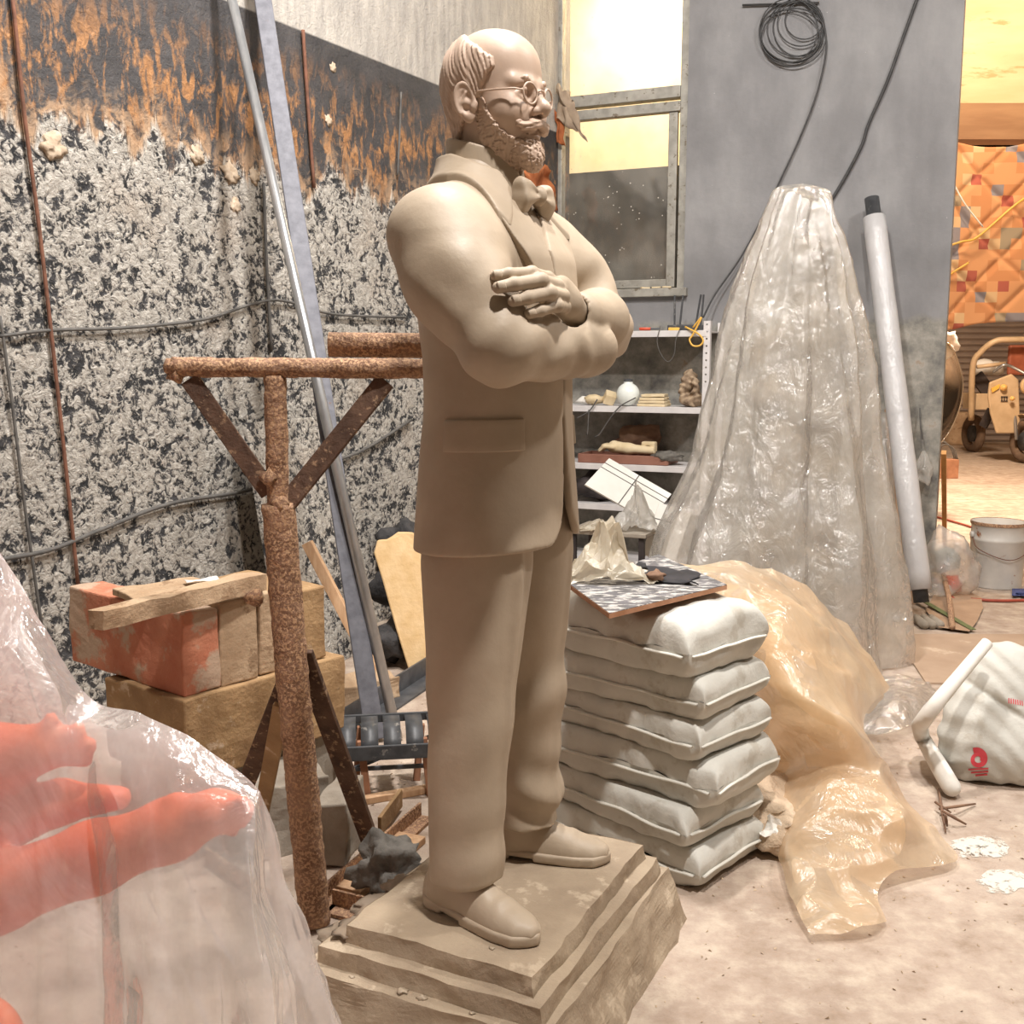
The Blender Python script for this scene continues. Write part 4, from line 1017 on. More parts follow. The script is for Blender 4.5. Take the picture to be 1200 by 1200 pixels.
# ---- sacks: pillow with stitched end seam, corner dimples and a piping line
SROTK = math.radians(-43); SKC = Vector((.405, 3.10, 0))
def sack(L, Wd, T, seed, flat_top=True, sag=.0):
    b = MB(); nu, nv = 56, 44
    def shape(u, v, top):
        U, V = math.sin(PI / 2 * (u * 2 - 1)), math.sin(PI / 2 * (v * 2 - 1))
        eu, ev = abs(U), abs(V)
        x = U * L / 2 * (1 - .03 * (1 - ev ** 2)); y = V * Wd / 2 * (1 - .03 * (1 - eu ** 2))
        th = T / 2 * max(0, (1 - eu ** 9.0)) ** .33 * max(0, (1 - ev ** 9.0)) ** .33
        n = mnoise.noise(Vector((x * 5 + seed, y * 5, 1.0 * top))); w = mnoise.noise(Vector((x * 16 + seed * 2, y * 16, top * 2.0)))
        ed = max(eu, ev) ** 4
        z = top * th * (1 + .14 * n) + .012 * w * (th / T * 2) + ed * .012 * mnoise.noise(Vector((x * 9, y * 9, seed))) - sag * (U * .5 + .2) * T
        y += .016 * w * ed; x += .008 * mnoise.noise(Vector((y * 14, z * 20, seed))) * ed
        z += T / 2
        if z < .10 * T: z = .10 * T - (.10 * T - z) * .08
        if flat_top and z > .90 * T: z = .90 * T + (z - .90 * T) * .08
        return (x, y, z - .10 * T)
    b.grid(nu, nv, lambda u, v: shape(u, v, 1)); k = nu * nv
    b.grid(nu, nv, lambda u, v: shape(u, v, -1))
    b.f = [f if i < (nu - 1) * (nv - 1) else tuple(reversed(f)) for i, f in enumerate(b.f)]
    return b
ZS = 0.0
SPEC = [(.64, .365, .145, .00, .00, 0, 'white woven sack lying at the bottom of the stack'), (.63, .365, .140, -.01, .01, -4, 'white woven sack second from the bottom of the stack'),
        (.66, .375, .165, .02, .01, 2, 'plump white woven sack third from the bottom of the stack'), (.63, .365, .140, .01, .02, -3, 'white woven sack third from the top, its seam creased'),
        (.63, .365, .150, .0, .02, 1, 'white woven sack directly under the topmost sack'), (.64, .38, .190, -.02, .02, -3, 'fullest white sack on top, under the scuffed board')]
for i, (L, Wd, T, dx, dy, da, lab) in enumerate(SPEC):
    r = empty('cement_sack', SKC + Vector((dx, dy, ZS)), SROTK + math.radians(da), lab, 'sack', 'stacked white sacks')
    o = sack(L, Wd, T, i * 7.3, i < 5).build('bag', 'sack', r, True); fix_normals(o)
    w = MB(); w.tube([Vector((x, -Wd / 2 * (1 - .02 * (1 - (2 * x / L) ** 2)) - .004, T * .36 + .010 * mnoise.noise(Vector((x * 7, i, 0))))) for x in np.linspace(-L / 2 * .94, L / 2 * .94, 30)], .007, 6, flat=.6); w.build('stitched_seam', 'sack_seam', r, True)
    w = MB(); w.tube([Vector((L / 2 * (1 - .02 * (1 - (2 * y / Wd) ** 2)) + .003, y, T * .36 + .010 * mnoise.noise(Vector((y * 7, i, 3))))) for y in np.linspace(-Wd / 2 * .93, Wd / 2 * .93, 24)], .006, 6, flat=.6); w.build('stitched_seam', 'sack_seam', r, True)
    if i in (1, 4): 
        MB().tube(cat_pts([(-L / 2 * .80, -Wd / 2 - .012, T * .5), (-L / 2 * .82, -Wd / 2 - .018, T * .1), (-L / 2 * .80, -Wd / 2 - .012, -T * .5), (-L / 2 * .82, -Wd / 2 - .014, -T * .9)], 5), .0022, 6).build('string_end', 'string', r, True)
    ZS += T * [.81, .81, .81, .81, .81, .90][i]
STK = ZS
# ---- scuffed board on top
bz = STK + .028
c4 = [on_z(668, 688, bz), on_z(714, 722, bz), on_z(852, 688, bz), on_z(772, 652, bz)]
cc = sum(c4, Vector()) / 4
bd_ = empty('scuffed_board', cc, 0, 'black and white scuffed plywood board on top of the sacks', 'board')
b = MB(); b.v = [tuple(p - cc + Vector((0, 0, h))) for h in (-.007, .006) for p in c4]; b.f = [(3, 2, 1, 0), (4, 5, 6, 7)] + [(i, (i + 1) % 4, 4 + (i + 1) % 4, 4 + i) for i in range(4)]
b.build('panel', 'plywood_edge', bd_)
b = MB(); b.v = [tuple((p - cc) * .996 + Vector((0, 0, h))) for h in (.0062, .008) for p in c4]; b.f = [(3, 2, 1, 0), (4, 5, 6, 7)] + [(i, (i + 1) % 4, 4 + (i + 1) % 4, 4 + i) for i in range(4)]
b.build('painted_face', 'scuffed_board', bd_)
bt_ = bz + .0085
for i, (px, py, r, m_, lab) in enumerate([(768, 683, .022, 'brown_thing', 'small brown clod at the board edge by the black cloth'), (735, 677, .028, 'clay_grey', 'grey crumbly clay clod beside the crumpled bag'), (750, 672, .018, 'rubble', 'small dark clod between the two bigger clods')]):
    lump('clod', on_z(px, py, bt_), r, m_, lab, 'clod', .5, 1.8, i, 3, squash=(1.2, 1, .8))
o = MB().grid(16, 10, lambda u, v: on_z(745 + 70 * u + 6 * math.sin(7 * v), 668 + 14 * v + 5 * u, bt_) + Vector((0, 0, .004 + .018 * max(0, mnoise.noise(Vector((u * 4, v * 3, 2)))) + .012 * (1 - v) * (1 - u)))).build('black_cloth', 'black_cloth', None, True, solid=.003); recentre(o); setp(o, 'crumpled black cloth on the scuffed board', 'cloth')
def crumple_bag(name, c, r, m, label, seed, sq=(1, 1, 1), n=4, amp=.55):
    import bmesh
    bm = bmesh.new(); bmesh.ops.create_icosphere(bm, subdivisions=n, radius=1)
    for v in bm.verts:
        d = v.co.copy(); k = 1 - amp * .45 * abs(mnoise.noise(d * 1.5 + Vector((seed, 0, 0)))) * 2 + amp * .9 * mnoise.noise(d * 1.1 + Vector((0, seed, 0))) - amp * .16 * abs(mnoise.noise(d * 3.4 + Vector((0, 0, seed)))) * 2; d.z *= 1 + .35 * max(0, d.z) * (1 - abs(d.x))
        v.co = Vector((d.x * sq[0], d.y * sq[1], max(d.z, -.8) * sq[2])) * r * k
    me = bpy.data.meshes.new(name); bm.to_mesh(me); bm.free(); z = min(v.co.z for v in me.vertices); me.transform(Matrix.Translation((0, 0, -z)))
    o = link_mesh(name, me, m, None, True); o.location = c; setp(o, label, 'plastic bag'); return o
film('film_bag', 'e6ddca', .55, .5, .2, 30, .5)
def crumple_sheet(name, c, r, h, m, label, seed, cat='plastic bag', n=20):
    def f(u, v):
        x, y = (u - .5) * 2, (v - .5) * 2; d = x * x + y * y; q_ = Vector((x * 1.7, y * 1.7, seed))
        n1 = mnoise.noise(q_); n2 = abs(mnoise.noise(q_ * 1.9 + Vector((3, 1, 0)))); n3 = abs(mnoise.noise(q_ * 3.3))
        z = h * (math.exp(-2.6 * d) * (.85 + .5 * n1) + .42 * n2 * max(0, 1.3 - d) + .16 * n3)
        return (x * r * (1 - .25 * math.exp(-d)) + .35 * r * mnoise.noise(q_ * 1.2 + Vector((9, 0, 0))), y * r * .62 + .3 * r * mnoise.noise(q_ * 1.2 + Vector((0, 9, 0))), max(.001, z))
    o = MB().grid(n, n, f).build(name, m, None, False, solid=.0012); o.location = c; setp(o, label, cat); return o
crumple_sheet('plastic_bag', on_z(708, 680, bt_), .13, .16, 'film_bag', 'crumpled cream plastic bag on the scuffed board', 3)

# ---- sheet-covered figure
FY = 5.15
SIL_ = [(228, 912, 966), (240, 902, 972), (262, 894, 974), (300, 879, 985), (345, 866, 996), (372, 858, 1004), (420, 848, 1011), (480, 836, 1016), (540, 820, 1022), (600, 793, 1032), (660, 770, 1042), (720, 756, 1044), (790, 744, 1048)]
foot_ = on_y(900, 790, FY)
cf = empty('covered_figure', (on_y(925, 700, FY).x, FY, 0), 0, 'tall clay figure standing under the tied plastic sheet', 'sculpture')
FX = cf.location.x
g = Grid((-.42, -.36, 0), (.42, .36, 2.16), .014)
fg = g.loft([(0, 0, 0, .34, .28), (.10, 0, 0, .32, .27), (.12, 0, 0, .22, .18), (.9, 0, 0, .21, .17), (1.3, .02, 0, .19, .15), (1.55, .03, 0, .20, .15), (1.66, .04, 0, .14, .11), (1.72, .04, 0, .07, .07), (1.80, .04, 0, .07, .07)], 2.1)
fg = smin(fg, g.ell((.05, -.02, 1.93), (.085, .10, .13)), .04)
fg = smin(fg, g.chain([(-.17, -.02, 1.54), (-.20, -.06, 1.28), (-.02, -.16, 1.22)], [.06, .052, .045], .03), .04); fg = smin(fg, g.chain([(.21, -.02, 1.54), (.23, -.06, 1.26), (.06, -.17, 1.18)], [.06, .052, .045], .03), .04)
g.mesh(fg + .006 * np.sin(14 * g.z + 9 * g.x), 'figure_body', 'brown_fig', cf) if 'brown_fig' in MATS else (mat('brown_fig', '6c655d', '857a6c', 5, .85, 0, .4, spots='9a8f80', sscale=6, sthr=.58), g.mesh(fg + .006 * np.sin(14 * g.z + 9 * g.x), 'figure_body', 'brown_fig', cf))
RR = []
for k, (py, xa, xb) in enumerate(SIL_):
    a, c = on_y(xa, py, FY), on_y(xb, py, FY); mid = (a + c) / 2; hw = (c - a).length / 2; z = max(.01, a.z)
    if k == len(SIL_) - 1: z = .012
    dp = hw * (.95 if k < 4 else .80)
    RR.append([Vector((mid.x + hw * math.cos(t), FY + dp * math.sin(t), z + .03 * math.sin(t * 2 + 1) * (k < 3))) for t in np.linspace(0, 2 * PI, 20, endpoint=False)])
ff2 = lambda u, v: .12 + .22 * min(1, v * 3) + .75 * v
RR = [[Vector((RR[0][0].x * .5 + RR[0][10].x * .5, FY, RR[0][0].z + .025))] * 20] + RR
o = sheet_rings('plastic_sheet', RR, 200, [(5, .9, .2), (9, .8, .6), (15, .4, .1), (24, .16, .3)], .036, 'film_dusty', None, 5, .010, 5, ff2, 6)
recentre(o); setp(o, 'tall dusty plastic sheet tied around the covered figure', 'plastic sheet')

# ---- beige plastic thrown down behind the sacks
def oz(px, py, z): return on_z(px, py, z)
Y_ = on_y
rows = [[Y_(758, 668, 3.75), Y_(800, 662, 3.75), Y_(860, 662, 3.75), Y_(925, 690, 3.85), Y_(985, 735, 4.0), Y_(1030, 800, 4.1)],
        [Y_(770, 690, 3.60), Y_(815, 680, 3.55), Y_(872, 688, 3.50), Y_(930, 712, 3.5), Y_(985, 760, 3.55), Y_(1035, 815, 3.7)],
        [Y_(800, 760, 3.60), Y_(850, 740, 3.42), Y_(890, 745, 3.30), Y_(940, 765, 3.25), Y_(985, 800, 3.3), Y_(1012, 850, 3.4)],
        [Y_(860, 850, 3.50), Y_(880, 830, 3.32), Y_(905, 830, 3.18), Y_(945, 840, 3.08), Y_(985, 850, 3.1), Y_(1015, 885, 3.15)],
        [oz(880, 930, .02), oz(900, 905, .12), oz(925, 900, .16), oz(960, 900, .20), oz(1010, 915, .18), oz(1060, 945, .06)],
        [oz(905, 985, .01), oz(918, 965, .08), oz(945, 960, .12), oz(985, 955, .14), oz(1040, 965, .12), oz(1095, 985, .02)],
        [oz(915, 1025, .01), oz(925, 1015, .06), oz(955, 1000, .08), oz(1000, 1000, .08), oz(1050, 1005, .05), oz(1115, 1012, .006)],
        [oz(925, 1060, .006), oz(940, 1050, .03), oz(965, 1045, .04), oz(1000, 1040, .03), oz(1020, 1040, .02), oz(1040, 1040, .006)],
        [oz(945, 1100, .006), oz(960, 1098, .008), oz(985, 1098, .008), oz(1010, 1095, .008), oz(1030, 1092, .008), oz(1044, 1085, .006)]]
o = patch('plastic_sheet', rows, 'film_beige', 120, 140, .030, 3.2, 3, ridge=.040, rs=3.2); recentre(o); setp(o, 'crumpled beige plastic sheet spilling from the sacks onto the floor', 'plastic sheet')
rows2 = [[p + Vector((.02, .07, -.04)) for p in r[:]] for r in rows[1:6]]
o = patch('plastic_sheet', rows2, 'film_beige', 70, 70, .04, 4.0, 9, ridge=.05, rs=4.5); recentre(o); setp(o, 'inner crumpled layer of beige plastic under the spilling sheet', 'plastic sheet')
# something for the sheet to lie on
block('clay_block', on_z(905, 905) + Vector((-.02, .42, 0)), (.42, .55, .42), math.radians(40), 'block_tan', 'pile of clay covered by the beige sheet behind the sacks', 'block', .05, 5, seed=21)
rows = [[oz(1000, 800, .01), oz(1040, 795, .04), oz(1090, 800, .01)], [oz(1010, 830, .03), oz(1050, 820, .10), oz(1100, 825, .02)], [oz(1012, 865, .006), oz(1055, 858, .04), oz(1095, 840, .006)]]
o = patch('plastic_sheet', rows, 'film_dusty', 40, 40, .02, 6, 5, ridge=.02, rs=8); recentre(o); setp(o, 'small crumpled dusty plastic left between the beige sheet and sack', 'plastic sheet')
# loose dirt against the sacks
o = lump('dirt_heap', on_z(905, 985) + Vector((-.02, .1, -.03)), .17, 'dirt', 'heap of loose dry dirt beside the sacks', 'dirt', .35, 1.8, 3, 4, squash=(1.0, 1.3, .5)); 
crumple_sheet('tissue_scrap', on_z(900, 966, .07) + Vector((0, -.05, 0)), .05, .05, 'paper_white', 'crumpled white tissue beside the dirt heap', 8, 'tissue', 12)

# ---- white sack with red emblem
ws = empty('emblem_sack', on_z(1175, 917), 0, 'slumped white sack with a red spiral emblem', 'sack')
W0 = Vector(ws.location); SY = W0.y
def sk(px, py, y): return on_y(px, py, y) - W0
g = Grid((-.30, -.16, -.005), (.42, .34, .52), .008)
def q(px, py, y): return tuple(sk(px, py, y))
a1 = smin(g.ell((.10, .06, .10), (.26, .15, .14)), g.ell((.12, .09, .24), (.22, .11, .20)), .12)
a1 = smin(a1, g.ell((.02, .12, .36), (.10, .07, .10)), .10); a1 = smin(a1, g.ell((.26, .08, .12), (.18, .14, .16)), .1)
a1 = smin(a1, g.ell((-.10, .07, .14), (.09, .10, .16)), .08)
a1 = smax(a1, -g.z, .02) + .0022 * np.sin(26 * g.x + 16 * g.z + 4 * np.sin(11 * g.z + 7 * g.x)) * np.clip(g.z / .2, .15, 1) + .0022 * np.sin(34 * g.z - 44 * g.x + 3 * np.sin(20 * g.x)) + .003 * np.sin(80 * (g.x * .4 + g.z) + 4 * np.sin(15 * g.x))
fold = g.z - .30 + .62 * (g.x + .05)                         # diagonal fold of the top
a1 = a1 + .012 * np.exp(-(fold / .012) ** 2) * (g.y < .12)
bag = g.mesh(a1, 'bag', 'sack', ws)
# spiral emblem: thin raised print lying on the bag surface
dg = bpy.context.evaluated_depsgraph_get(); bpy.context.view_layer.update()
from mathutils.bvhtree import BVHTree
bv = BVHTree.FromPolygons([v.co for v in bag.data.vertices], [p.vertices for p in bag.data.polygons])
def on_bag(px, py, off=.002):
    d = ray(px, py).normalized(); h = bv.ray_cast(CAM - W0, d); return (h[0] + h[1] * off) if h[0] is not None else sk(px, py, SY - .1)
def print_strip(pxs, name, wpx):
    b = MB(); n = len(pxs)
    for i, (x, y, w) in enumerate(pxs):
        x0, y0, _ = pxs[max(0, i - 1)]; x1, y1, _ = pxs[min(n - 1, i + 1)]; L = math.hypot(x1 - x0, y1 - y0) or 1; nx, ny = -(y1 - y0) / L, (x1 - x0) / L
        for s_ in (-1, 1): b.v.append(tuple(on_bag(x + nx * w * s_ / 2, y + ny * w * s_ / 2)))
        if i: b.f.append((2 * i - 2, 2 * i - 1, 2 * i + 1, 2 * i))
    return b.build(name, 'red_print', bag, True)
cx_, cy_ = 1145, 891
sp = []
for i in range(46):
    t = i / 45; a = -2.6 + t * 2 * PI * 1.45; r = 10.5 - 7.6 * t ** 1.0; sp.append((cx_ + 2 * t + r * math.cos(a + .6), cy_ - 2 + r * math.sin(a + .6), 6.6 - 3.6 * t))
print_strip(sp, 'emblem_spiral', 5)
for k, (x0, x1, y) in enumerate([(1135, 1158, 901.5), (1138, 1158, 905), (1143, 1157, 908.3)]):
    print_strip([(x0 + (x1 - x0) * i / 6, y - 1.2 * i / 6, 2.0) for i in range(7)], 'emblem_bar', 2)
for k in range(7):
    x = 1182 + k * 2.6; print_strip([(x, 818 + k * .5, 1.2), (x + .4, 824 + k * .5, 1.2)], 'print_mark', 1)
# L-shaped white pipe
PE = [on_y(1157, 753, SY - .02), on_y(1086, 838, SY - .17), on_z(1077, 858, .11), on_z(1117, 926, .034)]
pp = [PE[0] + (PE[1] - PE[0]) * t for t in (-.012, -.006, 0, .25, .5, .75, .94)] + [PE[1].lerp(PE[2], .6) + Vector((-.008, 0, 0))] + [PE[2] + (PE[3] - PE[2]) * t for t in (.10, .4, .7, .96, 1.0, 1.03)]
thing_tube('bent_pipe', pp, [.009, .016, .020, .021, .022, .024, .026, .028, .028, .029, .031, .031, .026, .014], 'white_plaster', 'bent white plaster-coated pipe resting against the emblem sack', 'pipe', 16)
tw = empty('twig', on_z(1104, 948), 0, 'small dry twig lying on the floor', 'twig'); P0 = Vector(tw.location)
for k, (p, q2) in enumerate([((1100, 925), (1108, 975)), ((1100, 948), (1143, 942)), ((1096, 940), (1114, 952)), ((1104, 950), (1132, 966)), ((1108, 955), (1110, 968))]):
    MB().tube([on_z(*p, .01 + .012 * k) - P0, on_z((p[0] + q2[0]) / 2, (p[1] + q2[1]) / 2, .035) - P0, on_z(*q2, .008) - P0], [.004, .005, .003], 6).build('branch', 'brown_thing', tw, True)
def dust(name, px, py, rx, ry, m, label, seed, h=.008):
    def f(u, v):
        a = 2 * PI * u; k = v * (1 + .45 * mnoise.noise(Vector((math.cos(a) * 1.6, math.sin(a) * 1.6, seed))) + .1 * mnoise.noise(Vector((math.cos(a) * 3, math.sin(a) * 3, seed))))
        return on_z(px + rx * k * math.cos(a), py + ry * k * math.sin(a), .0015 + h * (1 - v) * (1 + .8 * mnoise.noise(Vector((u * 19, v * 9, seed)))))
    o = MB().grid(48, 10, f, True).build(name, m, None, True); recentre(o); setp(o, label, 'powder')
dust('powder_patch', 1150, 992, 36, 13, 'powder', 'spilled white powder patch on the floor near the twig', 1)
mat('floor_patch', 'b9aa9a', 'c6b8a8', 14, .95, 0, .6, 60, .01)
dust('powder_patch', 1180, 1032, 34, 13, 'powder', 'thin pale dust patch on the floor past the powder', 2, .003)

# fine crumbs scattered over the floor
import bmesh as _bm
b = MB(); rnd = random.Random(5)
for i in range(900):
    if i < 500: x, y = rnd.uniform(.3, 2.0), rnd.uniform(1.9, 4.6)
    else: x, y = rnd.uniform(-1.3, -.2), rnd.uniform(2.2, 4.6)
    r = rnd.uniform(.002, .0055) * (1.8 if rnd.random() < .06 else 1); an = rnd.uniform(0, 6.28); ca, sa = math.cos(an), math.sin(an); q = [Vector((rnd.uniform(-r, r), rnd.uniform(-r, r), rnd.uniform(0, r))) for _ in range(3)] + [Vector((0, 0, r * 1.2))]
    b.add([Vector((x + ca * r * 1.4, y + sa * r * 1.4, .001)), Vector((x - sa * r * .8, y + ca * r * .8, .001)), Vector((x - ca * r, y - sa * r, .001)), Vector((x + q[0].x, y + q[0].y, .001 + r * .9))], [(0, 1, 3), (1, 2, 3), (2, 0, 3), (2, 1, 0)])
o = b.build('floor_crumbs', 'dirt'); setp(o, 'tiny dry clay crumbs scattered over the floor', 'crumbs', None, 'stuff')
# ================================================================== shelf unit, wall things, annex
SHT = .40
def Sp(px, py, t=SHT): return Bpx(px, py, t)
s_r = bsh(Sp(828, 395))[0]; s_l = -.0 + .06
su = empty('shelf_unit', Bp((s_l + s_r) / 2, .21, 0), BROT, 'white metal shelf unit cluttered with tools under the window', 'shelf')
SU0 = Vector(su.location)
def sl(s, t, h):          # wall coords -> local of shelf unit (x along wall, y away from room)
    return Vector((s - (s_l + s_r) / 2, -(t - .21), h))
ZSH = [bsh(Sp(760, 388))[1], bsh(Sp(760, 477))[1], bsh(Sp(760, 546))[1], .50, .12]
for k, z in enumerate(ZSH):
    sh_ = MB().box(sl((s_l + s_r) / 2, .20, z - .004), (s_r - s_l, .38, .008)).build('shelf_board', 'shelf_dark' if k == 9 else 'white_metal', su)
    MB().box(sl((s_l + s_r) / 2, .395, z - .018), (s_r - s_l, .012, .040)).build('shelf_lip', 'white_metal', sh_, bevel=.002)
for s_, t_ in ((s_l, .395), (s_r, .395), (s_l, .01), (s_r, .01)):
    b = MB(); HT = ZSH[0] + .06; perf = t_ > .2 and s_ == s_r; h0 = HT - 9 * .045 if perf else HT
    b.box(sl(s_, t_, h0 / 2), (.042, .006, h0)); b.box(sl(s_ + (-.02 if s_ == s_l else .02), t_ - .018, HT / 2), (.004, .036, HT))
    if perf:
        for k in range(9):                      # plate cells with a real round hole through the sheet
            zc_ = h0 + .0225 + k * .045; n0 = len(b.v)
            for dy in (-.003, .003):
                for R_ in (0, 1):
                    for i in range(8):
                        an = PI / 4 * i; cx, cz = math.cos(an), math.sin(an)
                        if R_ == 0: m_ = max(abs(cx), abs(cz)); p = (.021 * cx / m_, .0225 * cz / m_)
                        else: p = (.0065 * cx, .0065 * cz)
                        b.v.append(tuple(sl(s_, t_, zc_) + Vector((p[0], dy, p[1]))))
            for i in range(8):
                i2 = (i + 1) % 8
                b.f += [(n0 + i, n0 + i2, n0 + 8 + i2, n0 + 8 + i), (n0 + 16 + i, n0 + 24 + i, n0 + 24 + i2, n0 + 16 + i2), (n0 + 8 + i, n0 + 8 + i2, n0 + 24 + i2, n0 + 24 + i), (n0 + i, n0 + 16 + i, n0 + 16 + i2, n0 + i2)]
    fix_normals(b.build('upright', 'white_metal', su))
def on_shelf(px, k, t=.30): p = Bpx(px, 400, t); return Vector((p.x, p.y, ZSH[k] + .001))
def srot(a=0): return BROT + math.radians(a)
# items on the top
rt = empty('wifi_router', on_shelf(803, 0, .28), srot(), 'black router with four antennas on top of the shelf', 'router')
MB().box((0, 0, .022), (.21, .13, .035)).build('case', 'black_plastic', rt, bevel=.006)
for x, an in ((-.09, -2), (-.055, 4), (.05, 8), (.085, 3)):
    MB().bar((x, .06, .03), (x + math.sin(math.radians(an)) * .2, .075, .235), .016, .010).build('antenna', 'black_plastic', rt, bevel=.002)
pw = empty('utility_pliers', on_shelf(762, 0, .36), srot(4), 'red-handled pliers lying on top of the shelf', 'pliers')
MB().tube(cat_pts([(-.06, .03, .014), (-.03, .015, .014), (0, 0, .014)], 5), .010, 8).build('handle', 'red_plastic', pw, True); MB().tube(cat_pts([(-.07, -.01, .014), (-.03, -.012, .014), (0, 0, .014)], 5), .010, 8).build('handle', 'red_plastic', pw, True)
MB().bar((0, 0, .014), (.06, .0, .014), .02, .012).build('jaw', 'grey_iron', pw, bevel=.003)
thing_bar('screwdriver', on_shelf(783, 0, .37) + Vector((0, 0, .012)), on_shelf(796, 0, .35) + Vector((0, 0, .012)), .018, .018, 'yellow_plastic', 'yellow-handled screwdriver lying before the router', 'screwdriver')
thing_tube('yellow_cable', cat_pts([Sp(812, 384, .41), Sp(822, 372, .42), Sp(812, 392, .425), Sp(808, 398, .43), Sp(812, 405, .43), Sp(820, 405, .43), Sp(824, 399, .43), Sp(818, 391, .43), Sp(803, 383, .41)], 6), .006, 'yellow_plastic', 'looped yellow cable hanging off the top shelf', 'cable', 8)
thing_tube('black_cable', cat_pts([Sp(799, 380, .41), Sp(792, 398, .425), Sp(790, 415, .425), Sp(783, 424, .425), Sp(775, 416, .425), Sp(770, 400, .425), Sp(774, 382, .41)], 6), .0028, 'wire_grey', 'thin black cable loop hanging from the top shelf', 'cable', 6)
# second shelf
bb = empty('glass_globe', on_shelf(737, 1, .30), 0, 'round milky glass globe bulb on the second shelf', 'bulb')
MB().lathe([(.0001, 0)] + [(.078 * math.sin(a), .078 - .078 * math.cos(a)) for a in np.linspace(.2, 2.75, 16)] + [(.03, .152), (.03, .16)], 28).build('globe', 'bulb_glass', bb, True)
MB().lathe([(.03, .155), (.03, .175), (.012, .18)], 16).build('cap', 'grey_iron', bb)
o = block('foam_cube', on_shelf(713, 1, .26) + Vector((0, 0, .06)), (.075, .075, .075), srot(30), 'cream_thing', 'tilted cream cube beside the glass globe', 'cube', .003, 2, rx=.5, ry=.3); o.location.z = ZSH[1] + .02
for k in range(4):
    block('paper_stack', on_shelf(768, 1, .28) + Vector((0, 0, .021 * k)), (.19 - .012 * k, .14, .018), srot(3 * k - 4), 'cream_thing', ['cream cardboard sheet at the bottom of the stack by the globe', 'cream cardboard sheet second in the stack by the globe', 'cream cardboard sheet third in the stack by the globe', 'cream cardboard sheet on top of the stack by the globe'][k], 'cardboard', .004, 3, seed=k)
for k, (px, r, m_, l_) in enumerate([(697, .05, 'cream_thing', 'broken cream plaster piece at the shelf end beside the statue'), (688, .04, 'white_plaster', 'white plaster shard at the shelf end beside the statue')]):
    lump('plaster_piece', on_shelf(px, 1, .28), r, m_, l_, 'plaster piece', .6, 1.8, k, 2, squash=(1.6, 1, .7))
g = Grid((-.10, -.10, 0), (.10, .10, .26), .006)
f_ = smin(g.ell((0, 0, .05), (.085, .07, .05)), g.ell((-.02, -.01, .17), (.055, .06, .07)), .03); f_ = smin(f_, g.cap((.03, -.05, .04), (.03, -.06, .16), .022), .02); f_ = smin(f_, g.cap((-.05, -.05, .03), (-.06, -.06, .13), .02), .02)
f_ = f_ + .010 * np.sin(70 * g.x + 3 * np.sin(40 * g.z)) * np.sin(60 * g.z + 50 * g.y)
o = g.mesh(f_, 'carved_lion', 'lion'if 'lion' in MATS else mat('lion', '6e5a48', 'b09a80', 26, .8, 0, .6, 50, .01)); o.location = on_shelf(813, 1, .30); o.rotation_euler = (0, 0, srot(0)); setp(o, 'small carved beast figure at the end of the second shelf', 'figurine')
for k, (p, l_) in enumerate([([(745, 466), (727, 476), (715, 490), (703, 508), (697, 512)], 'long grey cable trailing from the globe to the third shelf'), ([(700, 468), (692, 480), (684, 486), (676, 490)], 'short grey cable drooping over the second shelf edge'), ([(690, 480), (689, 500), (688, 510)], 'straight grey wire between second and third shelf')]):
    thing_tube('grey_cable', cat_pts([Sp(x, y, .425) for x, y in p], 6), .0045, 'wire_grey', l_, 'cable', 6)
# third shelf
tr_ = empty('brown_tray', on_shelf(738, 2, .22), srot(), 'long brown tray on the third shelf', 'tray')
b = MB(); b.box((0, 0, .006), (.62, .26, .012)); b.box((0, -.13, .03), (.62, .012, .06)); b.box((0, .13, .03), (.62, .012, .06)); b.box((-.31, 0, .03), (.012, .26, .06)); b.box((.31, 0, .03), (.012, .26, .06)); b.build('tray_body', 'tray_brown', tr_, bevel=.004)
hb_ = Vector(on_shelf(735, 2, .26)); 
g = Grid((-.20, -.07, 0), (.20, .07, .10), .005)
f_ = g.chain([(.19, 0, .03), (.02, .0, .04), (-.08, 0, .05)], [.026, .032, .042], .03)
for k in range(4): f_ = smin(f_, g.chain([(-.08, -.04 + .025 * k, .05), (-.14, -.045 + .028 * k, .055), (-.17, -.045 + .028 * k, .025)], [.018, .015, .012], .01), .012)
o = g.mesh(f_, 'plaster_hand', 'cream_thing'); o.location = hb_ + Vector((0, 0, .058)); o.rotation_euler = (0, 0, srot(3)); setp(o, 'cream plaster forearm with hand lying in the brown tray', 'plaster cast')
g = Grid((-.06, -.04, 0), (.06, .04, .10), .003)
qx, qy, qz = np.abs(g.x) - .036, np.abs(g.y) - .018, np.abs(g.z - .05) - .029
f_ = np.sqrt(np.maximum(qx, 0) ** 2 + np.maximum(qy, 0) ** 2 + np.maximum(qz, 0) ** 2) + np.minimum(np.maximum(np.maximum(qx, qy), qz), 0) - .013
f_ = smax(f_, -(np.sqrt((g.x / .026) ** 2 + ((g.z - .05) / .016) ** 2) - 1) * .016, .004)
o = g.mesh(f_, 'block_with_hole', 'cream_thing'); o.location = on_shelf(763, 2, .22) + Vector((0, 0, .055)); o.rotation_euler = (0, 0, srot(-6)); setp(o, 'cream block with an oval hole on the third shelf', 'block')
for k, (px, r, m_, l_, sq) in enumerate([(752, .09, 'brown_thing', 'big dark reddish lump behind the holed block', (1.6, .8, 1.0)), (735, .06, 'tray_brown', 'reddish-brown lump left beside the holed block', (1.3, .8, .8))]):
    lump('dark_lump', on_shelf(px, 2, .10) + Vector((0, 0, .06)), r, m_, l_, 'lump', .4, 1.6, k + 5, 3, squash=sq)
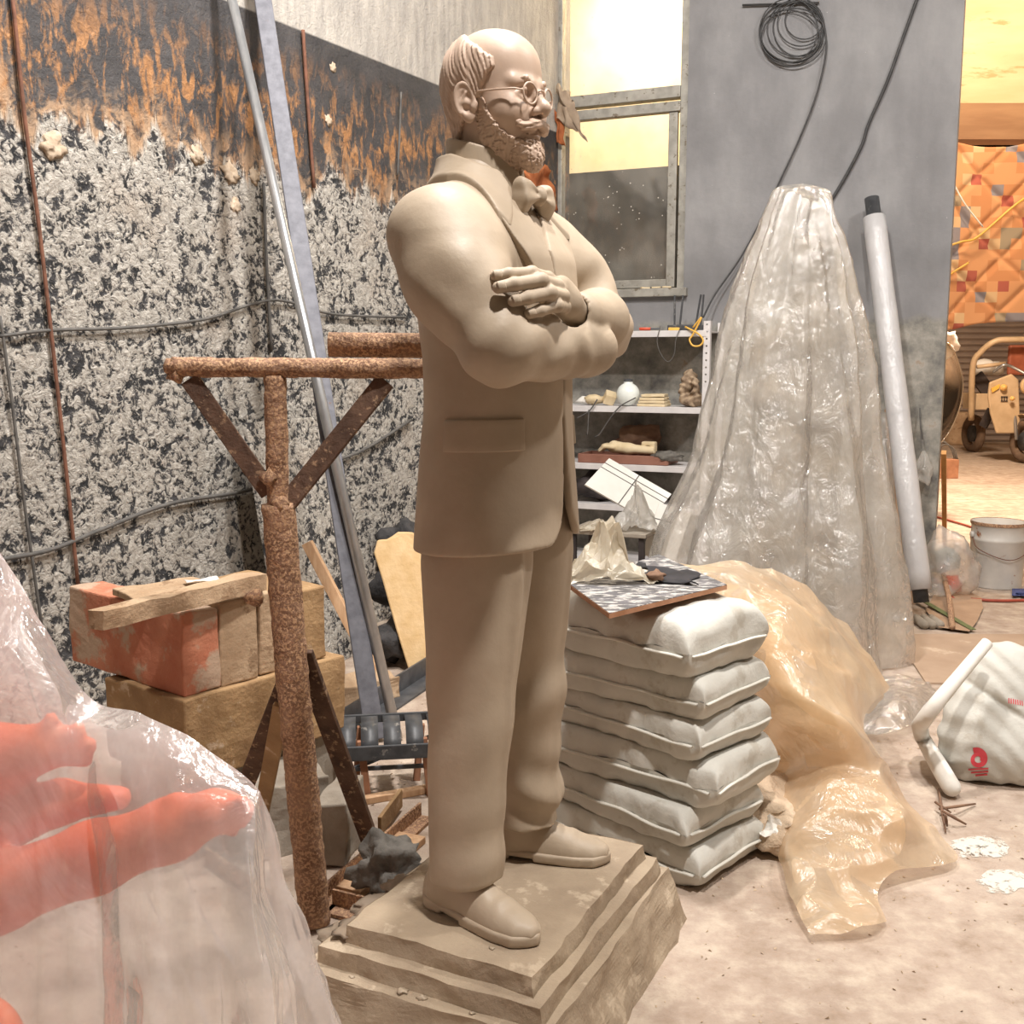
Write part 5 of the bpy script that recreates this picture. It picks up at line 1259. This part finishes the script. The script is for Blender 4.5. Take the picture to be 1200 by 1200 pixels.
lump('debris_heap', on_shelf(786, 2, .30) + Vector((0, 0, .02)), .06, 'clay_grey', 'grey debris at the right end of the brown tray', 'debris', .6, 2.0, 9, 3, squash=(1.6, 1, .6))
# lower shelves: dark bundles
for k, (px, z, r, m_, l_) in enumerate([(700, 3, .11, 'dark_thing', 'dark bundle on the low shelf behind the sacks'), (745, 3, .10, 'brown_thing', 'maroon bundle on the low shelf behind the plastic bag')]):
    lump('cloth_bundle', on_shelf(px, z, .28), r, m_, l_, 'bundle', .4, 1.6, k + 2, 3, squash=(1.3, .8, .8))
# white ruled panels leaning in front of the shelf
def card(name, pts, m, label, y, t=.012, lines=()):
    c = sum((on_y(px, py, yy) for px, py, yy in pts), Vector()) / len(pts); P = [on_y(px, py, yy) - c for px, py, yy in pts]; P[3] = P[0] + P[2] - P[1]; n = (P[1] - P[0]).cross(P[2] - P[0]).normalized()
    if n.dot(CAM - c) < 0: n = -n
    r = empty(name, c, 0, label, 'panel'); b = MB(); b.v = [tuple(p + n * h) for h in (0, t) for p in P]; k = len(P); b.f = [tuple(range(k)), tuple(reversed(range(k, 2 * k)))] + [(i, k + i, k + (i + 1) % k, (i + 1) % k) for i in range(k)]
    fix_normals(b.build('panel_face', m, r))
    for (u0, v0, u1, v1) in lines:
        def uv(u, v): return P[0].lerp(P[1], u).lerp(P[3].lerp(P[2], u), v) + n * (t + .0008)
        MB().bar(uv(u0, v0), uv(u1, v1), .006, .0012, tuple(n)).build('ruled_line', 'wire_grey', r)
    return r
Y0 = 6.35
card('ruled_panel', [(713, 538, 6.42), (786, 580, 6.42), (760, 612, 6.2), (680, 607, 6.2)], 'paper_white', 'white ruled panel leaning before the shelf, upper one', Y0, .01, [(0, .18, 1, .18), (0, .34, 1, .34), (.48, 0, .52, 1)])
card('ruled_panel', [(772, 590, 6.15), (810, 600, 6.15), (790, 660, 6.0), (752, 650, 6.0)], 'paper_white', 'small white panel leaning lower beside the draped sheet', Y0, .01, [(0, .3, 1, .3)])
tb = empty('low_table', on_z(722, 735), srot(0), 'low dark table under the clear plastic bag', 'table'); TZ = on_y(722, 618, 6.0).z; tb.location = on_y(722, 618, 6.0); tb.location.z = 0
MB().box((0, 0, TZ - .012), (.46, .36, .024)).build('tabletop', 'block_grey', tb, bevel=.004)
for x in (-.2, .2):
    for y in (-.15, .15): MB().box((x, y, (TZ - .024) / 2), (.03, .03, TZ - .024)).build('leg', 'dark_thing', tb)
film('film_bag2', 'f0eee8', .35, .8, .12, 30, .6)
crumple_sheet('plastic_bag', Vector((tb.location.x + .10, tb.location.y - .1, TZ)), .13, .24, 'film_bag2', 'peaked clear plastic bag on the low table', 5)
crumple_sheet('crumpled_wrap', Vector((tb.location.x - .10, tb.location.y - .08, TZ)), .12, .06, 'film_bag', 'flat crumpled wrap on the low table beside the bag', 15)
lump('cloth_bundle', on_z(712, 745), .12, 'dark_thing', 'dark bundle on the floor under the low table', 'bundle', .4, 1.6, 12, 3, squash=(1.2, .8, .9))

# ---- rag and paper at the window
def rag(name, pts, m, label, cat, amp=.03, seed=0, n=14):
    a, b_, c, d = pts; o = MB().grid(n, n, lambda u, v: a.lerp(b_, u).lerp(d.lerp(c, u), v) + mnoise.noise_vector(Vector((u * 3, v * 3, seed))) * amp + Vector((0, 0, .4 * amp * mnoise.noise(Vector((u * 9, v * 2, seed)))))).build(name, m, None, True, solid=.003); recentre(o); setp(o, label, cat); return o
mat('rag_tan', '8a7866', 'a08e7a', 12, .9, 0, .4); mat('rag_rust', '8f4f2c', 'a8643a', 14, .9, 0, .6)
rag('torn_paper', [Bpx(652, 98, .05), Bpx(668, 106, .06), Bpx(686, 164, .07), Bpx(654, 138, .05)], 'rag_tan', 'torn brown paper hanging at the window corner', 'paper', .05, 1)
rag('torn_paper', [Bpx(651, 128, .03), Bpx(658, 134, .04), Bpx(662, 172, .04), Bpx(653, 168, .03)], 'rag_rust', 'narrow rusty paper strip under the torn paper', 'paper', .02, 2)
rag('rust_rag', [Lpx(612, 196, .10), Lpx(646, 198, .10), Lpx(652, 248, .12), Lpx(622, 236, .11)], 'rag_rust', 'rust-brown rag hanging behind the statue bow tie', 'rag', .05, 4)
for k, (px, py, l_) in enumerate([(770, 352, 'nearest the window jamb'), (782, 350, 'leaning on its neighbour'), (757, 353, 'lying flat by itself')]):
    p = Bpx(px, py, .03); o = block('plaster_shard', Vector((p.x, p.y, SIL + .006 - .02)) if False else Bp(bsh(Bpx(px, 345, 0))[0], .02, SIL + .011), (.06, .03, .010), srot(20 * k), 'cream_thing', 'small plaster shard on the window sill ' + l_, 'shard', .004, 2, seed=k)
# ---- wires on the grey wall
thing_tube('power_cable', cat_pts([Bpx(1076, -5, .02), Bpx(1058, 45, .02), Bpx(1040, 95, .025), Bpx(1018, 145, .02), Bpx(1010, 170, .02), Bpx(992, 205, .02), Bpx(968, 245, .02)], 6), .010, 'wire_black' if 'wire_black' in MATS else mat('wire_black', '343434', '454444', 20, .6, 0, .1), 'black double cable running down the grey wall', 'cable', 8)
thing_tube('power_cable', cat_pts([Bpx(966, 30, .03), Bpx(968, 60, .03), Bpx(957, 110, .03), Bpx(938, 160, .03), Bpx(915, 210, .03), Bpx(890, 262, .03), Bpx(866, 305, .06), Bpx(838, 345, .1), Bpx(824, 372, .2)], 6), .006, 'wire_black', 'thin black cable hanging from the wire coil to the shelf', 'cable', 8)
coil = empty('wire_coil', Bpx(930, 40, .03), 0, 'coil of thin black wire hung on the grey wall', 'wire coil'); C0 = Vector(coil.location)
for k, (cx, cy, rx, ry, tl_) in enumerate([(928, 38, 37, 36, .1), (932, 34, 33, 32, -.1), (938, 28, 27, 26, .2), (926, 42, 35, 30, .3), (936, 32, 30, 34, 0), (942, 24, 22, 22, .1), (930, 44, 38, 34, -.2), (924, 36, 34, 38, .2)]):
    pts = []
    for i in range(40):
        a = 2 * PI * i / 40; x, y = rx * math.cos(a), ry * math.sin(a); pts.append(Bpx(cx + x * math.cos(tl_) - y * math.sin(tl_), cy + x * math.sin(tl_) + y * math.cos(tl_), .02 + .006 * (k % 4)) - C0)
    MB().tube(pts, .0042, 6, closed=True).build('wire_loop', 'wire_black', coil, True)
thing_tube('power_cable', [Bpx(870, 6, .02), Bpx(960, 3, .02)], .006, 'wire_black', 'short level rod above the wire coil', 'cable', 6)

# ---- rolls leaning on the grey wall
def leanroll(name, foot, top, r, m, label, core=True):
    rr = empty(name, foot, 0, label, 'roll'); d = top - foot; L = d.length; d.normalize()
    P = [d * (L * k / 24) for k in range(1, 24)]
    MB().tube(P, [r * (1 + .02 * math.sin(k * 1.3)) for k in range(23)], 20).build('film_wrap', m, rr, True)
    if core: MB().tube([d * .03, d * (L + .02)], r * .66, 18).build('core_tube', 'black_plastic', rr, True)
    return rr
film('film_roll', 'f4f2f2', .97, .7, .2, 50, .3)
leanroll('film_roll', on_z(1080, 722) + Vector((0, 0, .05)), Bpx(1022, 236, .12), .066, 'film_roll', 'tall white plastic film roll with black core leaning on the wall')
mat('cardboard', '9c8068', 'ab8f76', 7, .8, 0, .2)
leanroll('wrapped_board', on_z(1042, 715) + Vector((0, 0, .03)), Bpx(1032, 478, .08), .06, 'film_dusty', 'short film-wrapped roll standing beside the tall white roll', False)
thing_bar('brown_board', on_z(1062, 712) + Vector((0, 0, .02)), Bpx(1046, 480, .05), .10, .02, 'cardboard', 'brown board standing behind the tall white roll', 'board', (0, -1, 0))
cb = crumple_bag('plastic_cup_bag', Bpx(1083, 545, .0) + BN * .09 + Vector((0, 0, -.12)), .075, 'film_bag2', 'clear plastic bag hung on the wall beside the white roll', 21, (.8, .6, 1.3), 4, .5)
thing_tube('hook_wire', [Bpx(1078, 478, .02), Bpx(1079, 500, .06), Bpx(1081, 515, .09)], .004, 'wire_grey', 'small wire hook holding the clear plastic bag', 'hook', 6)

# ---- floor clutter at the end of the wall
thing_bar('broom_stick', on_z(1107, 655) + Vector((0, 0, .01)), on_y(1106, 530, 6.60), .030, .030, 'wood_yellow' if 'wood_yellow' in MATS else mat('wood_yellow', 'c08a4c', 'cf9a5c', 9, .6, 0, .2), 'yellow wooden stick standing at the wall end', 'stick')
crumple_bag('rubbish_bag', on_z(1112, 700), .20, 'film_bag2', 'clear rubbish bag with scraps at the wall end', 31, (.95, .6, 1.05), 4, .45)
for k, (px, py, r, m_, l_) in enumerate([(1108, 690, .09, 'blue_scrap', 'blue-green scrap inside the clear rubbish bag'), (1116, 697, .06, 'red_plastic', 'red scrap inside the clear rubbish bag')]):
    if m_ not in MATS: mat(m_, '4c5c6e', '6e7f78', 12, .6, 0, .3)
    lump('scrap', on_z(px, py) + Vector((0, .02, .10 * (k == 0))), r, m_, l_, 'scrap', .5, 1.6, k, 2)
pa = empty('paint_pail', on_z(1166, 686), 0, 'rust-spotted white metal pail in the gateway', 'pail')
mat('pail_white', 'b8b4ae', 'c8c4bd', 6, .5, .1, .2, spots='8f5a36', sscale=9, sthr=.66)
hp_ = .425; rp = .165
MB().lathe([(rp * .95, 0), (rp * .96, .01), (rp, .30), (rp * 1.02, .305), (rp * 1.02, .32), (rp, .325), (rp, hp_ - .02), (rp * 1.03, hp_ - .015), (rp * 1.03, hp_), (rp * .97, hp_), (rp * .94, .30), (rp * .9, .29), (.001, .29)], 36).build('bucket', 'pail_white', pa, True)
MB().lathe([(rp * 1.035, hp_ - .018), (rp * 1.045, hp_ - .008), (rp * 1.035, hp_ + .003)], 36, caps=False).build('rim', 'rust', pa, True)
for s_ in (-1, 1): MB().lathe([(.022, 0), (.022, .012), (.01, .018)], 12, (s_ * rp * 1.0, 0, .34), rotm(0, s_ * PI / 2)).build('handle_ear', 'pail_white', pa, True)
MB().tube(cat_pts([(-rp * 1.03, 0, .34), (-rp * 1.0, -.10, .26), (0, -rp * 1.12, .20), (rp * 1.0, -.10, .26), (rp * 1.03, 0, .34)], 8), .003, 6).build('bail_handle', 'rust_wire', pa, True)
MB().lathe([(.001, 0), (rp * .93, .0)], 30, (0, 0, .30), caps=False).build('inner_disc', 'rust_dark', pa)  # dark brown disc inside the pail, just above its floor
gs = thing_bar('green_strip', on_z(1042, 690) + Vector((0, 0, .05)), on_z(1140, 742) + Vector((0, 0, .02)), .035, .006, 'green_strip' if 'green_strip' in MATS else mat('green_strip', '4c5a3a', '73784e', 40, .6, 0, .1, stretch=(1, 8, 1)), 'narrow green ribbed strip on the floor by the roll foot', 'strip')
sp_ = empty('flat_shovel', on_z(1120, 712), 0, 'old flat shovel lying on the floor before the rubbish bag', 'shovel'); S0 = Vector(sp_.location)
b = MB(); b.prism([(1098, 690), (1118, 685), (1150, 700), (1152, 712), (1145, 728), (1136, 740), (1100, 735), (1085, 715)], .006, lambda x, y, h: on_z(x, y, .012 + h) - S0); fix_normals(b.build('blade', 'cardboard', sp_))
MB().tube([on_z(1116, 735, .03) - S0, on_z(1112, 700, .09) - S0, on_z(1104, 668, .12) - S0], .016, 10).build('shaft', 'rust', sp_, True)
for k in range(3):
    p = on_z(1082 + 9 * k, 737); thing_tube('pipe_end', [p + Vector((0, -.02, .026)), p + Vector((.01, .14, .026))], .024, 'block_grey', ['short grey pipe on the floor, closest to the roll foot', 'short grey pipe between its two neighbours by the roll foot', 'short grey pipe next to the shovel blade'][k], 'pipe', 12)
for k, (p, q_, l_) in enumerate([([(1090, 672), (1105, 690), (1118, 702)], 0, 'red hose end crossing the shovel'), ([(1138, 702), (1170, 704), (1215, 703)], 0, 'thin red hose lying before the white pail'), ([(1095, 605), (1120, 612), (1140, 618)], 0, 'dark wire on the floor of the far room')]):
    thing_tube('red_hose', cat_pts([on_z(x, y, .012) for x, y in p], 6), .009, 'red_hose' if 'red_hose' in MATS else mat('red_hose', '8f3f30', 'a34c3a', 12, .6, 0, .1), l_, 'hose', 8)
o = MB().grid(12, 6, lambda u, v: on_z(1186 + 16 * u, 690 + 8 * v, .02 + .02 * mnoise.noise(Vector((u * 3, v * 3, 1))))).build('blue_rag', 'blue_rag' if 'blue_rag' in MATS else mat('blue_rag', '3c4470', '4c5480', 10, .8, 0, .3), None, True, solid=.004); recentre(o); setp(o, 'small blue rag on the floor beside the pail', 'rag')
mat('foil', 'b4b4b4', 'c8c8c8', 12, .25, .7, .3); crumple_sheet('foil_scrap', on_z(1052, 726), .09, .05, 'foil', 'silver foil scrap at the foot of the rolls', 41, 'foil', 12)
# thin floor sheet with dark edge
fs = [on_z(1048, 745), on_z(1085, 802), on_z(1260, 806), on_z(1230, 745)]; c = sum(fs, Vector()) / 4
b = MB(); b.v = [tuple(p - c + Vector((0, 0, h))) for h in (.001, .010) for p in fs]; b.f = [(0, 1, 2, 3), (7, 6, 5, 4)] + [(i, 4 + i, 4 + (i + 1) % 4, (i + 1) % 4) for i in range(4)]
o = b.build('floor_sheet', 'sheet_brown' if 'sheet_brown' in MATS else mat('sheet_brown', 'a08873', 'b49c86', 3, .75, 0, .3, spots='c2ae98', sscale=5, sthr=.6)); fix_normals(o); o.location = c; setp(o, 'thin brown board lying flat on the floor behind the emblem sack', 'board')

# ================================================================== annex things
# quilt hung as a curtain
m, nt, bs, co = new_mat('quilt')
sc_ = nt.mapping(co, (11.5, 11.5, 11.5)); fl_ = nt.add('ShaderNodeVectorMath', operation='FLOOR'); nt.set(fl_.inputs[0], sc_)
sx = nt.add('ShaderNodeSeparateXYZ'); nt.set(sx.inputs[0], fl_.outputs[0]); cb_ = nt.add('ShaderNodeCombineXYZ'); nt.set(cb_.inputs[0], sx.outputs[0]); nt.set(cb_.inputs[2], sx.outputs[2])
wn = nt.add('ShaderNodeTexWhiteNoise'); nt.set(wn.inputs[0], cb_.outputs[0])
rp_ = nt.add('ShaderNodeValToRGB'); rp_.color_ramp.interpolation = 'CONSTANT'; el = rp_.color_ramp.elements
cols = [(0, 'cf9668'), (.40, 'c28659'), (.66, 'a85a4a'), (.74, 'c9986a'), (.80, '8a8488'), (.88, 'd0ae84'), (.95, '9c8c74')]
while len(el) < len(cols): el.new(.5)
for e, (p, c_) in zip(el, cols): e.position = p; e.color = lin(c_)
nt.set(rp_.inputs[0], wn.outputs[0]); nt.set(bs.inputs['Base Color'], rp_.outputs[0]); bs.inputs['Roughness'].default_value = .9
QY = ROOMY - .16; qx0, qx1 = on_y(1114, 200, QY).x, on_y(1330, 200, QY).x; qz0, qz1 = on_y(1150, 377, QY).z, on_y(1150, 166, QY).z
QW, QH = qx1 - qx0, qz1 - qz0
def quilt(u, v):
    x = u * QW; z = -v * QH; d1 = abs(((x + z) / .46) % 1 - .5); d2 = abs(((x - z) / .46) % 1 - .5); pf = min(1, 6 * min(.5 - d1, .5 - d2) + .0)
    wv_ = .035 * math.sin(x * 9 + 1.5 * math.sin(z * 2)) * (1 - .2 * v) * math.exp(-x * 1.6) + .012 * mnoise.noise(Vector((x * 4, z * 4, 2)))
    sag_ = -.07 * math.exp(-((x - .0) / .25) ** 2) * v + .05 * math.sin(min(1, x / .7) * PI) * (1 - v) * -1
    return (x, wv_ - .030 * min(1, pf * 1.4), z + sag_)
o = MB().grid(110, 90, quilt).build('patchwork_quilt', 'quilt', None, True, solid=.012); o.location = (qx0, QY, qz1); setp(o, 'orange patchwork quilt hung as a curtain in the gateway', 'quilt')
thing_tube('yellow_rope', cat_pts([on_y(1112, 288, QY - .08), on_y(1128, 283, QY - .10), on_y(1142, 280, QY - .10), on_y(1160, 266, QY - .10), on_y(1185, 244, QY - .09), on_y(1215, 222, QY - .09)], 6), .010, 'yellow_plastic', 'yellow rope tied across the quilt', 'rope', 6)
thing_tube('yellow_rope', cat_pts([on_y(1108, 325, QY - .08), on_y(1122, 316, QY - .10), on_y(1135, 308, QY - .09)], 6), .010, 'yellow_plastic', 'short yellow rope end low on the quilt', 'rope', 6)
thing_tube('white_rope', cat_pts([on_y(1114, 208, QY - .08), on_y(1130, 238, QY - .1), on_y(1152, 266, QY - .1)], 6), .007, 'white_plaster', 'white rope hanging across the quilt corner', 'rope', 6)

# steel half shell with white rag, stump, wire basket
sx0 = on_z(1112, 527); 
ss = empty('steel_shell', on_y(1104, 520, 10.2), 0, 'shiny dented steel shell standing behind the wall end', 'steel part'); ss.location.z = 0; SH0 = Vector(ss.location)
b = MB(); zc = on_y(1110, 460, 10.2).z
b.grid(24, 24, lambda u, v: (-.10 + .26 * math.sin(PI * v) ** .7 * math.sin(PI * (u * .5 + .25)) - .05 * v, -.25 + .5 * u + 0, zc + .46 - .95 * v + .015 * mnoise.noise(Vector((u * 4, v * 4, 0)))))
b.build('shell', 'steel_shiny' if 'steel_shiny' in MATS else mat('steel_shiny', 'c0b4a4', 'd4c8b8', 7, .18, .9, .2, 10, .01), ss, True, solid=.01)
MB().box((-.08, .02, (zc - .5) / 2), (.12, .12, zc - .48)).build('post', 'rust', ss)
rg = lump('white_rag', on_y(1106, 425, 10.1) , .13, 'paper_white', 'white rag laid on top of the steel shell', 'rag', .6, 1.8, 4, 3, squash=(.8, .7, 1))
stp = empty('stone_drum', on_z(1122, 521), 0, 'small pale stone drum on the floor of the far room', 'stone'); 
MB().lathe([(.22, 0), (.23, .05), (.21, .45), (.22, .56), (.18, .58), (.001, .58)], 24).build('drum', 'block_tan', stp, True)
wbk = empty('wire_stool', on_z(1108, 560), 0, 'small wooden box with bent wire loops by the wall end', 'box'); 
MB().box((0, 0, .12), (.24, .2, .24)).build('box_body', 'wood_red', wbk, bevel=.006)
for k in range(3): MB().tube(cat_pts([(-.12, -.05 + .05 * k, .24), (-.08, -.05 + .05 * k, .42 + .03 * k), (.06, -.05 + .05 * k, .38), (.12, -.05 + .05 * k, .24)], 6), .008, 6).build('wire_loop', 'wire_grey', wbk, True)

# cargo tricycle
TQ = 14.6
wc = on_z(1197, 543); TQ = wc.y
tk = empty('cargo_tricycle', wc, 0, 'dusty cream cargo tricycle parked in the far room', 'tricycle'); K0 = Vector(wc)
mat('trike_cream', 'b49c7c', 'c8b090', 4, .5, .1, .1); mat('tyre', '5c4a3c', '6e5a4a', 14, .85, 0, .3); mat('lamp_glass', 'd8a860', 'e8bc78', 5, .2, 0, 0); mat('seat_red', '8a4a34', '9c5a42', 8, .6, 0, .1)
def k_(px, py, dy=0): return on_y(px, py, TQ + dy) - K0
pm = (on_y(1100, 500, TQ).x - on_y(1000, 500, TQ).x) / 100.0
def tyre(name, c, R, r, rz):
    rr = []
    for i in range(28):
        a = 2 * PI * i / 28; v = Vector((0, math.cos(a) * R, math.sin(a) * R)); v = Matrix.Rotation(rz, 3, 'Z') @ v; rr.append(c + v)
    w_ = MB().tube(rr, r, 10, closed=True).build(name, 'tyre', tk, True)
    MB().tube([c + (Matrix.Rotation(rz, 3, 'Z') @ Vector((-.04, 0, 0))), c + (Matrix.Rotation(rz, 3, 'Z') @ Vector((.04, 0, 0)))], R * .55, 16).build('hub', 'grey_iron', w_, True)
FW = k_(1200, 518); RW_ = .30
tyre('front_wheel', Vector((FW.x + .03, 0, .32)), .25, .07, math.radians(12))
tyre('rear_wheel', k_(1142, 486, 2.0) * 1.0 + Vector((0, 0, -k_(1142, 486, 2.0).z + .30)), .24, .07, math.radians(5))
b = MB(); fx = FW.x + .03
b.grid(8, 14, lambda u, v: (fx + (u - .5) * .2, -.02 - .36 * math.sin(v * 2.2 - .6), .34 + .37 * math.cos(v * 2.2 - .6))); b.build('front_mudguard', 'trike_cream', tk, True, solid=.012)
for s_ in (-.13, .13): MB().tube([(fx + s_, .02, .34), (fx + s_, .16, .80), (fx + s_ * .9, .26, 1.10)], .024, 10).build('fork_tube', 'steel_tube', tk, True)
hl = MB().lathe([(.04, .08), (.10, .05), (.125, 0), (.13, -.02)], 24, (fx, .02, k_(1200, 452).z), rotm(PI / 2 * 1)).build('headlamp', 'trike_cream', tk, True)
MB().lathe([(.118, 0), (.08, .03), (.001, .04)], 24, (fx, .0, k_(1200, 452).z), rotm(PI / 2), caps=False).build('lamp_lens', 'lamp_glass', hl, True)
# front leg shield (left half in view) with a yellow indicator
shp = [(1160, 448), (1186, 438), (1194, 445), (1196, 500), (1190, 508), (1168, 508), (1161, 485), (1158, 465)]
b = MB(); b.prism(shp, .05, lambda x, y, h: k_(x, y, .10) + Vector((0, h, 0))); sd_ = b.build('leg_shield', 'trike_cream', tk, bevel=.02); fix_normals(sd_)
b = MB(); b.prism([(1162, 455), (1172, 450), (1171, 455), (1163, 460)], .02, lambda x, y, h: k_(x, y, .07) + Vector((0, h, 0))); fix_normals(b.build('side_decal', 'yellow_plastic', sd_))
MB().lathe([(.05, 0), (.045, .03), (.001, .045)], 16, k_(1176, 454, .06), rotm(PI / 2), caps=False).build('indicator', 'lamp_glass', sd_, True)
MB().lathe([(.035, 0), (.03, .03), (.001, .04)], 16, k_(1186, 467, .0), rotm(PI / 2), caps=False).build('indicator', 'lamp_glass', sd_, True)
b = MB()
for (x0, y0, x1, y1) in [(1173, 465, 1181, 465), (1173, 470, 1181, 470), (1174, 465, 1174, 470), (1180, 465, 1180, 470), (1177, 465, 1177, 470)]: b.bar(k_(x0, y0, .085), k_(x1, y1, .085), .014, .006, (0, -1, 0))
b.build('badge', 'dark_thing', sd_)
# cab hoop and cargo bed
MB().tube(cat_pts([k_(1138, 492, 1.0), k_(1140, 430, .8), k_(1150, 412, .7), k_(1166, 400, .6), k_(1185, 398, .6), k_(1235, 398, .6)], 6), .045, 10).build('cab_hoop', 'trike_cream', tk, True)
MB().tube([k_(1145, 430, .8), k_(1178, 426, .8)], .03, 8).build('cab_bar', 'trike_cream', tk, True)
b = MB(); b.bar(k_(1136, 470, 1.4), k_(1165, 470, 1.4), .5, .25, (0, 0, 1)); b.build('cargo_bed', 'trike_cream', tk, bevel=.01)
MB().bar(k_(1144, 440, 1.2), k_(1160, 462, 1.2), .06, .2).build('bed_side', 'dark_thing', tk)
MB().box(k_(1205, 422, .9), (.62, .08, .45)).build('seat_back', 'seat_red', tk, bevel=.03)
MB().tube(cat_pts([k_(1164, 436, .3), k_(1176, 428, .2), k_(1186, 430, .2), k_(1205, 440, .1)], 6), .022, 8).build('handlebar', 'steel_tube', tk, True)
MB().bar(k_(1152, 500, .6), k_(1162, 480, .5), .05, .12).build('step_bracket', 'dark_thing', tk)
for k, (px, r, l_) in enumerate([(1152, .20, 'white cargo bundle on the tricycle bed behind the hoop'), (1163, .16, 'smaller white cargo bundle beside the handlebar')]):
    lump('cargo_bundle', on_y(px, 440, TQ + 1.5), r, 'paper_white', l_, 'bundle', .4, 1.6, k, 2, squash=(1, .8, .7))
